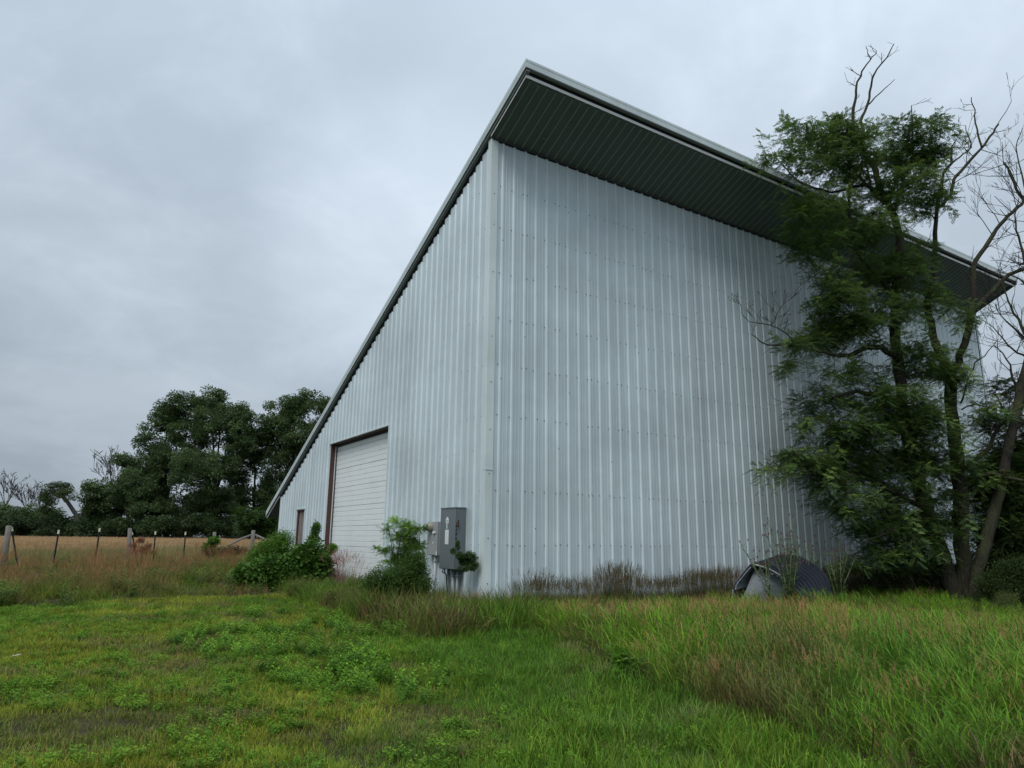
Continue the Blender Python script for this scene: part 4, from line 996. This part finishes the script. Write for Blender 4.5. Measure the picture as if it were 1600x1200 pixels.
limb([(1486, 592), (1493, 572), (1504, 546), (1515, 512), (1519, 470), (1520, 440), (1524, 409), (1544, 377), (1562, 351), (1581, 332), (1598, 313), (1588, 295), (1577, 268), (1568, 255)], 18.6, 19.0, .11, .028, 11, .8, .9, 3, .45)
limb([(1519, 486), (1536, 470), (1551, 454), (1577, 429), (1603, 420)], 18.8, 18.9, .085, .045, 12, .8, .8, 3)
limb([(1403, 628), (1380, 622), (1337, 611), (1300, 622)], 18.2, 17.0, .09, .03, 13, .5, .7, 2)
limb([(1404, 560), (1377, 544), (1356, 543), (1328, 555), (1298, 553), (1262, 543), (1219, 540), (1192, 536), (1175, 523)], 18.1, 16.6, .085, .010, 14, .35, .35, 1)
limb([(1238, 540), (1234, 528), (1219, 514), (1202, 508), (1172, 502), (1159, 490), (1158, 476)], 16.9, 16.5, .018, .006, 15, .5, .35, 2)
limb([(1205, 508), (1214, 492), (1222, 478)], 16.8, 16.7, .012, .005, 16, 1.0, .35, 3, 0)
limb([(1290, 625), (1262, 628), (1248, 634), (1225, 628), (1208, 622)], 17.2, 16.8, .014, .005, 17, .4, .3, 1)
limb([(1450, 800), (1420, 780), (1380, 760), (1343, 742), (1300, 735), (1250, 728), (1215, 735)], 18.2, 16.6, .07, .01, 18, .4, .5, 2)
limb([(1430, 745), (1390, 720), (1350, 690), (1310, 668), (1275, 655)], 18.2, 16.8, .06, .01, 19, .4, .5, 2)
limb([(1455, 815), (1420, 830), (1380, 835), (1345, 850)], 18.2, 17.0, .05, .012, 20, .4, .5, 2)
limb([(1400, 470), (1375, 435), (1340, 395), (1328, 350), (1327, 290), (1332, 240)], 18.2, 17.6, .07, .02, 21, .3, .5, 2)
limb([(1381, 309), (1366, 296), (1345, 290), (1300, 300), (1250, 285), (1215, 250)], 18.1, 17.2, .05, .010, 22, .4, .5, 2)
limb([(1381, 320), (1365, 300), (1340, 275), (1310, 262), (1270, 230)], 18.1, 17.4, .04, .010, 23, .4, .5, 2)
limb([(1404, 390), (1400, 330), (1412, 280), (1425, 250), (1427, 200), (1424, 165)], 18.3, 18.4, .05, .012, 24, .4, .6, 2)
limb([(1402, 345), (1390, 318), (1400, 285), (1425, 235)], 18.3, 18.6, .04, .012, 25, .3, .4, 2)
limb([(1501, 630), (1512, 596), (1525, 568), (1544, 549), (1560, 530)], 18.5, 19.0, .03, .008, 26, .3, .5, 2)
limb([(1505, 735), (1525, 717), (1540, 706), (1562, 668), (1585, 643), (1604, 632)], 18.5, 18.0, .06, .035, 27, .4, .7, 2)
limb([(1502, 640), (1520, 633), (1545, 636), (1556, 642), (1555, 665), (1562, 680)], 18.5, 18.1, .02, .010, 28, .4, .4, 2)
limb([(1528, 745), (1548, 741), (1570, 744), (1602, 752)], 18.1, 17.6, .05, .04, 29, .3, .4, 1)
limb([(1463, 345), (1452, 335), (1444, 322)], 18.8, 18.8, .025, .01, 30, .4, .4, 2)
limb([(1360, 290), (1350, 245), (1330, 215), (1280, 195)], 18.1, 17.6, .03, .010, 31, .5, .5, 2)
shift(mb, tb); mb.obj('limbs', M['bark'], loc_root, True)
shift(tw, tb); tw.obj('twigs', M['twig'], loc_root)
# foliage
def ldepth(px, py): return 18.4-max(0, (1450-px))*.0062+rng.normal(0, .25)
LE = [(1215,228,42,30),(1262,205,44,22),(1310,212,46,26,.9),(1188,252,24,16,.7),(1240,262,56,32,1.1),(1300,265,52,34,1.1),(1345,232,30,30,.6),(1352,292,32,26,.6),
 (1425,210,42,28,1.1),(1400,240,36,24,.8),(1440,248,40,34,1.1),(1420,292,48,34,1.0),(1470,205,20,12,.8),(1452,190,16,12,.8),(1390,195,20,14,.5),(1450,315,34,20,.8),
 (1245,308,44,22,.9),(1312,325,56,30,1.1),(1285,378,52,34,1.0),(1350,370,50,38,1.0),(1195,262,14,12,.6),(1330,420,60,32,1.0),(1380,430,60,40,1.1),(1300,435,34,26,.9),(1425,395,40,36,.4),(1225,375,8,8,.6),
 (1315,480,50,38,1.0),(1282,468,22,10,.8),(1385,495,46,46,1.0),(1345,520,40,34,.9),(1460,465,32,18,.8),(1490,475,22,14,.8),(1450,500,30,22,.6),
 (1262,530,34,14,1.2),(1238,532,20,10,1.2),(1244,572,9,14,1.6),(1300,532,34,16,1.0),
 (1318,585,52,26,1.0),(1285,628,40,30,1.0),(1258,655,22,16,.7),(1368,610,60,40,1.1),(1435,560,42,30,1.0),(1480,580,28,22,.9),(1335,672,56,30,1.1),(1415,672,56,40,1.1),
 (1240,712,34,16,1.3),(1212,738,16,10,1.4),(1275,728,46,24,1.3),(1330,728,50,28,1.2),(1405,738,64,42,1.2),(1290,752,34,14,1.0),(1325,785,44,24,1.1),(1300,795,20,10,.8),(1390,800,58,38,1.2),
 (1355,835,30,28,1.1),(1348,874,30,14,1.4),(1400,850,50,30,1.4),(1410,882,34,14,1.3),(1440,815,40,34,1.1),(1460,752,36,34,1.0),(1475,690,24,36,.7),(1455,640,26,26,.7),(1510,660,24,24,.6),(1540,640,24,22,.5),(1530,740,26,34,.8),(1470,560,30,26,.8),(1500,600,26,22,.6),(1480,800,30,34,.9),(1450,860,30,26,1.0),(1430,720,40,36,1.0),(1530,810,24,30,.7),(1445,470,34,24,.8),(1500,500,24,16,.5),(1375,330,34,24,.8),(1270,345,44,24,.9),(1225,735,24,10,1.0),(1310,690,34,18,1.0),(1300,500,30,22,.8),(1420,640,40,34,1.0)]
P, Wt = blob_points(LE, 92, ldepth, 1.6, gapseed=77, gap=(.42, .46, 1.8))
ob, u, v = outside_barn(P[:, 0], P[:, 1], 0); k = (v < -.35); hi = (P[:, 2] > 9.6) & (v > -OH-.5) & (P[:, 2] < 12.4) & (P[:, 2] > 10.2-.476*v-.6); P, Wt = P[k & ~hi], Wt[k & ~hi]
n = len(P); f = rng.random(n); leaf_tone = fbm(P[:, 0]*1.0, P[:, 2], .9, 200)
tint = mixc3((.068, .112, .060), (.150, .215, .092), f*.6+(leaf_tone-.4)*1.4)  # leaf colour drifts at random in broad patches
fr = fbm(P[:, 0], P[:, 2], .6, 202); yl = np.clip((fr-.66)*6, 0, .8)[:, None]; tint = tint*(1-yl)+np.array([.12, .19, .05])[None]*yl
rot = np.stack([rng.normal(0, .25, n), rng.normal(.15, .25, n), rng.random(n)*6.283], 1)
o = scatter('foliage', SRC['spray'], 4, P-tb, rot, rng.uniform(.6, 1.05, n), tint, loc_root); o['kind'] = 'stuff'
# second tree: right-hand stem leaning out of the frame
tb2 = at(1522, 930, 17.9); tb2[2] = float(gz(tb2[0], tb2[1])); r2t = empty('locust_tree', tuple(tb2)); tag(r2t, 'mostly bare locust leaning right out of the photograph beside the forked trunks', 'tree')
mb = MB(); tw = MB()
p, r = limb_path(mb, [(1518, 940), (1528, 890), (1540, 852), (1552, 802), (1565, 752), (1575, 702), (1583, 658), (1592, 621), (1600, 585), (1610, 540), (1628, 460), (1640, 380), (1655, 300)], 17.9, 18.4, .15, .06, 12, 41)
twigs(tw, p, r, .9, 1.1, .03, 3, rnd, .45)
for i, (path, a, b_) in enumerate([([(1592, 621), (1585, 600), (1578, 570), (1560, 545), (1545, 540)], .04, .008), ([(1583, 655), (1565, 640), (1560, 620), (1548, 615)], .035, .012), ([(1575, 702), (1596, 690), (1612, 670)], .05, .02),
        ([(1610, 540), (1590, 500), (1575, 470), (1565, 440)], .05, .01), ([(1628, 460), (1605, 420), (1596, 380), (1585, 350), (1592, 310)], .05, .012), ([(1640, 380), (1612, 330), (1596, 270), (1588, 230), (1598, 200)], .04, .01), ([(1628, 470), (1600, 440), (1578, 430), (1560, 425)], .035, .008), ([(1605, 560), (1580, 545), (1560, 520), (1535, 500)], .03, .007)]):
    p, r = limb_path(mb, path, 18.3, 18.5+.3*(i % 3), a, b_, 7, 50+i); twigs(tw, p, r, 1, .55, .012, 2, rnd, .2)
shift(mb, tb2); mb.obj('trunk', M['bark'], r2t, True); shift(tw, tb2); tw.obj('twigs', M['twig'], r2t)
P, Wt = blob_points([(1570,722,38,34,1.2),(1592,690,24,30,1.0),(1530,760,30,28,1.0),(1560,660,26,20,.6),(1590,620,20,24,.4),(1555,850,30,26,1.0),(1560,600,20,20,.3),(1585,770,34,40,.9),(1545,790,24,30,.6),(1575,830,40,34,1.0),(1550,640,30,26,.25),(1600,760,30,60,.9)], 95, lambda a, c: 18.8, 1.3, gapseed=78, gap=(.55, .36))
o = scatter('foliage', SRC['spray'], 4, P-tb2, np.stack([rng.normal(0, .35, len(P)), rng.normal(.25, .35, len(P)), rng.random(len(P))*6.283], 1), rng.uniform(.75, 1.2, len(P)), mixc3((.040, .066, .036), (.075, .11, .05), rng.random(len(P))), r2t); o['kind'] = 'stuff'

# ---------------------------------------------------------------- shrubs
def shrub(label, key, nsrc, ells, dist, per, s, ta, tb_, name='shrub', cat='shrub', stems=6, gap=None, thick=1.0, wall=False, mat='twig'):
    bx = np.mean([e[0] for e in ells]); c = at(bx, 900, dist); z = float(gz(c[0], c[1])); root = empty(name, (c[0], c[1], z)); tag(root, label, cat); c[2] = z
    P, Wt = blob_points(ells, per, lambda a, b: dist+rng.normal(0, .1), thick, gapseed=5, gap=gap)
    ob, u, v = outside_barn(P[:, 0], P[:, 1], .1); P = P[ob & (P[:, 2] > gz(P[:, 0], P[:, 1]))]
    crown('foliage', key, nsrc, P-c, rng.uniform(s[0], s[1], len(P)), mixc3(ta, tb_, rng.random(len(P))), root, .5)
    if not stems: return root
    mb = MB(); rnd2 = random.Random(int(bx))
    for k in range(stems):
        e = ells[k % len(ells)]; q = at(e[0]+rnd2.uniform(-.4, .4)*e[2], e[1], dist)-c; b0 = np.array([rnd2.uniform(-.25, .25), rnd2.uniform(-.2, .2), -.05])
        m_ = (b0+q)/2+np.array([rnd2.uniform(-.1, .1), rnd2.uniform(-.1, .1), .05]); mb.tube([b0, m_, q], [.018, .013, .006], 5)
    mb.obj('stems', M[mat], root); return root
VG, VG2 = (.045, .092, .030), (.095, .175, .048)
shrub('sprawling wild grape vine heaped against the wall between the two doors', 'vine', 3, [(486, 882, 22, 16), (470, 872, 14, 12), (440, 890, 40, 14), (410, 895, 34, 12), (455, 900, 44, 14), (500, 890, 14, 16), (491, 862, 5, 12), (420, 906, 32, 10), (455, 915, 46, 10), (500, 906, 18, 10), (395, 915, 34, 8)], 19.4, 230, (.5, .95), VG, VG2, name='grape_vine', cat='vine')
shrub('bright green leafy bush at the far corner of the barn', 'shrub', 3, [(425, 858, 20, 14), (442, 846, 9, 12), (408, 866, 16, 10), (440, 874, 24, 12), (415, 882, 30, 10)], 24.5, 330, (.6, 1.0), (.075, .15, .042), (.14, .25, .06))
shrub('upright thin-leaved sapling growing by the overhead door jamb', 'vine', 3, [(489, 845, 3, 9), (494, 826, 2, 8), (482, 862, 6, 6)], 20.8, 1600, (.22, .42), VG, VG2, name='sapling', cat='sapling', stems=2)
shrub('short grape vine shoot reaching across the edge of the white door', 'vine', 3, [(520, 857, 5, 4, 3), (513, 862, 4, 3, 3)], 20.9, 900, (.22, .34), (.10, .2, .04), (.17, .3, .06), name='vine_shoot', cat='vine', stems=2)
shrub('young ash-like sapling with feathery leaves between white door and meter box', 'sumac', 3, [(626, 818, 13, 5, 1.6), (645, 822, 12, 7, 1.2), (633, 838, 12, 9, 1.2), (612, 842, 8, 3, 1), (640, 856, 14, 8, 1.4), (608, 858, 20, 4, 1.4), (606, 826, 8, 3, 1), (655, 828, 5, 6, 1), (628, 874, 22, 8, 1.5), (655, 848, 5, 8, 1)], 14.7, 150, (.36, .66), (.095, .165, .060), (.20, .33, .11), name='sapling', cat='sapling', stems=8, thick=.5)
shrub('dark dense bush beneath the feathery sapling', 'shrub', 3, [(643, 890, 20, 18), (612, 900, 28, 16), (652, 872, 8, 10), (585, 908, 20, 10), (652, 912, 20, 12), (625, 916, 40, 10)], 14.3, 330, (.30, .55), (.045, .085, .032), (.09, .15, .05), thick=.5, gap=(.16, .38))
shrub('tangle of dark vine caught on the right side of the large cabinet', 'vine', 3, [(738, 882, 10, 8, 1.5), (728, 876, 12, 7, 1.5), (734, 868, 9, 5, 1.2), (718, 868, 6, 7, 1), (707, 861, 4, 3, 2), (745, 874, 5, 6, 1), (724, 888, 8, 4, 1), (715, 852, 2, 6, 2)], 14.38, 1000, (.07, .17), (.035, .07, .035), (.08, .13, .055), name='vine_tangle', cat='vine', thick=.14, stems=0, gap=(.06, .40))
shrub('small feathery shrub at the edge of the tall grass', 'sumac', 3, [(975, 1026, 16, 6, 1.5), (988, 1040, 20, 8, 1.3), (965, 1052, 14, 8, 1)], 8.6, 150, (.26, .44), (.08, .17, .045), (.16, .30, .07), stems=5, thick=.3)
shrub('pale seedling bush low under the dark shrubs at right', 'shrub', 3, [(1572, 935, 14, 8), (1562, 945, 10, 6)], 15.8, 400, (.2, .35), (.10, .13, .05), (.16, .19, .07), thick=.4)
shrub('broad dark thicket behind the trunks at the right edge', 'shrub', 3, [(1580, 860, 40, 60), (1600, 780, 36, 50), (1560, 900, 40, 34), (1600, 920, 50, 44), (1545, 930, 36, 18), (1640, 850, 50, 90), (1530, 900, 26, 20)], 18.9, 110, (.6, 1.1), (.028, .048, .02), (.055, .085, .03), name='thicket', stems=14, thick=1.6, cat='thicket', gap=(.6, .40))
shrub('low dark undergrowth in front of the leaning bare trunk at the right edge', 'shrub', 3, [(1560, 915, 26, 22), (1590, 905, 30, 34), (1575, 940, 36, 14), (1620, 920, 40, 40), (1535, 935, 16, 12)], 16.9, 150, (.4, .8), (.026, .044, .02), (.055, .08, .032), name='undergrowth', stems=10, thick=.7, cat='undergrowth', gap=(.4, .42))
shrub('dark low brush along the wall foot left of the locust trunks', 'shrub', 3, [(1440, 900, 50, 14), (1390, 903, 40, 10), (1470, 885, 26, 14)], 18.9, 110, (.45, .8), (.036, .056, .022), (.075, .075, .035), name='brush', thick=.8)
shrub('small bush with rusty red leaves beside the second wooden fence post', 'vine', 3, [(221, 843, 9, 6), (231, 855, 6, 9), (209, 852, 7, 5), (222, 860, 14, 6), (240, 862, 6, 5)], 24, 520, (.10, .22), (.20, .085, .05), (.30, .13, .07), stems=6)
shrub('green sprig growing round the fence post hidden in brush', 'vine', 3, [(334, 846, 6, 6), (326, 857, 9, 5)], 30, 1200, (.3, .55), (.06, .13, .035), (.12, .22, .05))
shrub('brown heap of dead brush along the fence', 'vine', 3, [(340, 862, 22, 5), (370, 860, 18, 4)], 30, 700, (.25, .5), (.10, .07, .045), (.18, .12, .075), name='brush_pile', cat='brush pile')

# red-brown weeds before the white door
n = 26; P = np.array([bw(-.55-rng.random()*.5, 5.3+rng.random()*3.0) for _ in range(n)])
put('pink_seed_weeds', 'seed', 4, P[:, 0], P[:, 1], .85+.35*rng.random(n), mixc3((.17, .14, .11), (.26, .17, .15), rng.random(n)), .1)

# ---------------------------------------------------------------- thistles
t = NT('thistle_stem'); M['tstem'] = t.fin((.15, .19, .08), .7)
t = NT('thistle_leaf'); M['tleaf'] = t.fin((.14, .20, .08), .65)
t = NT('thistle_head'); M['thead'] = t.fin((.16, .075, .11), .8)
def thistle(label, px, base_py, tops, d, seed):
    b = at(px, base_py, d); b[2] = float(gz(b[0], b[1])); root = empty('thistle', tuple(b)); tag(root, label, 'thistle', None)
    rnd3 = random.Random(seed); st = MB(); lf = MB(); hd = MB()
    for (tx, ty) in tops:
        tip = Vector(at(tx, ty, d+rnd3.uniform(-.25, .25))-b); base = Vector((rnd3.uniform(-.06, .06), rnd3.uniform(-.06, .06), 0)); mid = base.lerp(tip, .5)+Vector((base.x-tip.x, 0, 0))*.12
        pts = [base, base.lerp(mid, .6), mid, mid.lerp(tip, .6), tip]; st.tube(pts, [.012, .011, .009, .008, .005], 5)
        heads = [tip]
        for k in range(4): 
            f = rnd3.uniform(.55, .95); q = mid.lerp(tip, (f-.5)*2) if f > .5 else mid; e = q+Vector((rnd3.uniform(-.16, .16), rnd3.uniform(-.16, .16), rnd3.uniform(.06, .2))); st.tube([q, q.lerp(e, .5)+Vector((0, 0, -.01)), e], [.005, .004, .003], 4); heads.append(e)
        for e in heads: hd.tube([e, e+Vector((0, 0, .008)), e+Vector((0, 0, .024)), e+Vector((0, 0, .034)), e+Vector((0, 0, .048))], [.005, .014, .017, .010, .018], 6)
        for k in range(34):
            f = rnd3.random(); q = base.lerp(mid, f*2) if f < .5 else mid.lerp(tip, (f-.5)*2); a = rnd3.uniform(0, 6.28); dd = Vector((math.cos(a), math.sin(a), rnd3.uniform(.0, .8))).normalized()
            V, Fa, C = [], [], []; l = .20*(1.1-f*.7); leafpoly(V, Fa, C, q, dd, Vector((0, 0, 1)), l, l*.2, (1, 1, 1))
            for g_ in (.3, .55):
                s2 = dd.cross(Vector((0, 0, 1))).normalized()
                for sg in (-1, 1): leafpoly(V, Fa, C, q+dd*l*g_, s2*sg+dd*.6, Vector((0, 0, 1)), l*.35, l*.12, (1, 1, 1))
            lf.add(V, Fa)
    
    for q_ in (st.obj('stems', M['tstem'], root), lf.obj('leaves', M['tleaf'], root), hd.obj('flower_heads', M['thead'], root)): q_['kind'] = 'stuff'
thistle('tall thistle clump standing in front of the fallen navy canopy', 1232, 925, [(1200, 812), (1193, 822), (1215, 832), (1222, 835), (1230, 838), (1240, 808), (1246, 842), (1250, 842), (1258, 848), (1236, 832), (1226, 860), (1242, 862)], 15.6, 1)
thistle('slim thistle leaning left over the edge of the fallen navy canopy', 1205, 925, [(1156, 848), (1192, 838), (1200, 862), (1178, 862)], 15.7, 2)
thistle('open branching thistle between the fallen navy canopy and the locust', 1308, 915, [(1272, 840), (1290, 848), (1310, 830), (1320, 855), (1328, 852), (1264, 852), (1338, 868), (1300, 860), (1312, 845)], 17.0, 3)
thistle('small thistle at the right end of the fallen navy canopy', 1268, 915, [(1262, 850), (1275, 862), (1268, 868)], 16.8, 4)

# ---------------------------------------------------------------- fallen curved panel of dark siding by the long wall
fpan = empty('fallen_canopy', tuple(at(1222, 925, 16.6)*np.array([1, 1, 0]))); tag(fpan, 'fallen arched canopy with navy shingle courses and pale underside lying by the long wall', 'canopy')
oc = np.array(fpan.location)
t = NT('navy_shingle'); c0 = t.noise(t.coord('Object', (3, 12, 3)), 2, 5); M['navy'] = t.fin(t.mix(c0, (.010, .013, .022), (.026, .032, .046)), .45, 0, .5)
t = NT('pale_underside'); c0 = t.noise(t.coord('Object', (2, 2, 9)), 1.2, 5); M['pale'] = t.fin(t.mix(c0, (.10, .12, .14), (.24, .265, .29)), .6)
# arch: front edge runs from the left foot (1150,912) over (1176,877) down to (1222,900); ridge rises to (1225,867) and falls to the right foot (1297,912)
def P3(px, py, d): return Vector(at(px, py, d)-oc)
edge_o = [P3(1146, 934, 16.25), P3(1148, 914, 16.3), P3(1160, 897, 16.35), P3(1177, 881, 16.4), P3(1200, 888, 16.1), P3(1220, 899, 15.9), P3(1240, 913, 15.7), P3(1262, 940, 15.55)]
edge_o = edge_o[:1]+edge_o[1:]
edge_i = [P3(1196, 925, 17.4), P3(1196, 900, 17.4), P3(1204, 876, 17.4), P3(1226, 866, 17.3), P3(1253, 871, 17.0), P3(1275, 884, 16.8), P3(1294, 903, 16.6), P3(1301, 936, 16.45)]
def smooth_edge(E):
    out_ = []
    for i in range(len(E)-1):
        p0, p1, p2, p3 = E[max(i-1, 0)], E[i], E[i+1], E[min(i+2, len(E)-1)]
        for j in range(3):
            q = j/3; out_.append(.5*((2*p1)+(-p0+p2)*q+(2*p0-5*p1+4*p2-p3)*q*q+(-p0+3*p1-3*p2+p3)*q**3))
    return out_+[E[-1]]
edge_s = list(edge_o); edge_o = smooth_edge(edge_o); edge_i = smooth_edge(edge_i)
def quadstrip(k0, k1, f0, f1, lift):
    V = []; 
    for E, sgn in ((0, 0),):
        pass
    a0, a1 = edge_o[k0], edge_o[k1]; b0, b1 = edge_i[k0], edge_i[k1]
    return [a0.lerp(b0, f0), a1.lerp(b1, f0), a1.lerp(b1, f1), a0.lerp(b0, f1)]
# shell body (pale underside) with thickness, and shingle courses lapped over it
mb = MB()
for k in range(len(edge_o)-1):
    q = quadstrip(k, k+1, 0, 1, 0); nrm = (q[1]-q[0]).cross(q[3]-q[0]).normalized(); nrm = nrm if nrm.z > 0 else -nrm
    lo = [p-nrm*.045 for p in q]; hi = [p-nrm*.004 for p in q]; mb.add([tuple(p) for p in lo+hi], [(0,1,2,3),(4,7,6,5),(0,4,5,1),(1,5,6,2),(2,6,7,3),(3,7,4,0)])
mb.obj('underside_shell', M['pale'], fpan)
NC = 9
for c_ in range(NC):
    mb = MB(); g0, g1 = c_/NC, (c_+1.12)/NC
    # courses run across the arch, stepping down from crown to both feet
    for k in range(1, len(edge_o)-1):
        pass
    for k in range(len(edge_o)-1):
        q = quadstrip(k, k+1, min(g0, 1), min(g1, 1), 0); nrm = (q[1]-q[0]).cross(q[3]-q[0]).normalized(); nrm = nrm if nrm.z > 0 else -nrm
        top = [q[0]+nrm*.022, q[1]+nrm*.022, q[2]+nrm*.004, q[3]+nrm*.004]; bot = [p+nrm*.0 for p in q]
        mb.add([tuple(p) for p in bot+top], [(0,1,2,3),(4,7,6,5),(0,4,5,1),(1,5,6,2),(2,6,7,3),(3,7,4,0)])
    mb.obj('shingle_course', M['navy'], fpan)
mb = MB(); mb.tube([tuple(p+Vector((0, -.015, .0))) for p in edge_s[3:6]], .009, 6); mb.obj('edge_strip', M['white'], fpan)
mb = MB()
for k in range(9):
    p0, p1 = edge_o[k], edge_o[k+1]; mb.add([tuple(p) for p in (p0+Vector((0, -.02, .012)), p1+Vector((0, -.02, .012)), p1+Vector((.02, -.02, -.10)), p0+Vector((.03, -.02, -.02)), p0+Vector((0, .02, .012)), p1+Vector((0, .02, .012)), p1+Vector((.02, .02, -.10)), p0+Vector((.03, .02, -.02)))], [(0,1,2,3),(4,7,6,5),(0,4,5,1),(2,6,7,3)])
mb.obj('dark_rim', M['navy'], fpan)
mb = MB(); mb.tube([tuple(p) for p in (P3(1170, 915, 16.5), P3(1200, 892, 17.0), P3(1235, 905, 17.2))], .015, 5); mb.obj('inner_rib', M['black'], fpan)
# pale inner skin standing inside the arch
mb = MB(); a_, b_, c_, d_ = P3(1158, 940, 16.4), P3(1180, 887, 16.55), P3(1224, 906, 16.15), P3(1246, 948, 15.95)
off = Vector((.05, .10, 0)); mb.add([tuple(p) for p in (a_, b_, c_, d_, a_+off, b_+off, c_+off, d_+off)], [(0,1,2,3),(4,7,6,5),(0,4,5,1),(1,5,6,2),(2,6,7,3),(3,7,4,0)]); mb.obj('end_panel', M['pale'], fpan)
# bits of litter in the lawn
p = G(12, 1037); mb = MB(); mb.add([(0, 0, .03), (.10, .02, .05), (.12, .05, .06), (.03, .05, .035)], [(0, 1, 2, 3)]); mb.add([(.02, .0, .03), (.07, -.02, .045), (.10, .02, .05)], [(0, 1, 2)])
o = mb.obj('litter', M['white']); o.location = (p[0], p[1], float(gz(p[0], p[1]))+.03); tag(o, 'scrap of white paper lying on the lawn at the left edge', 'litter')
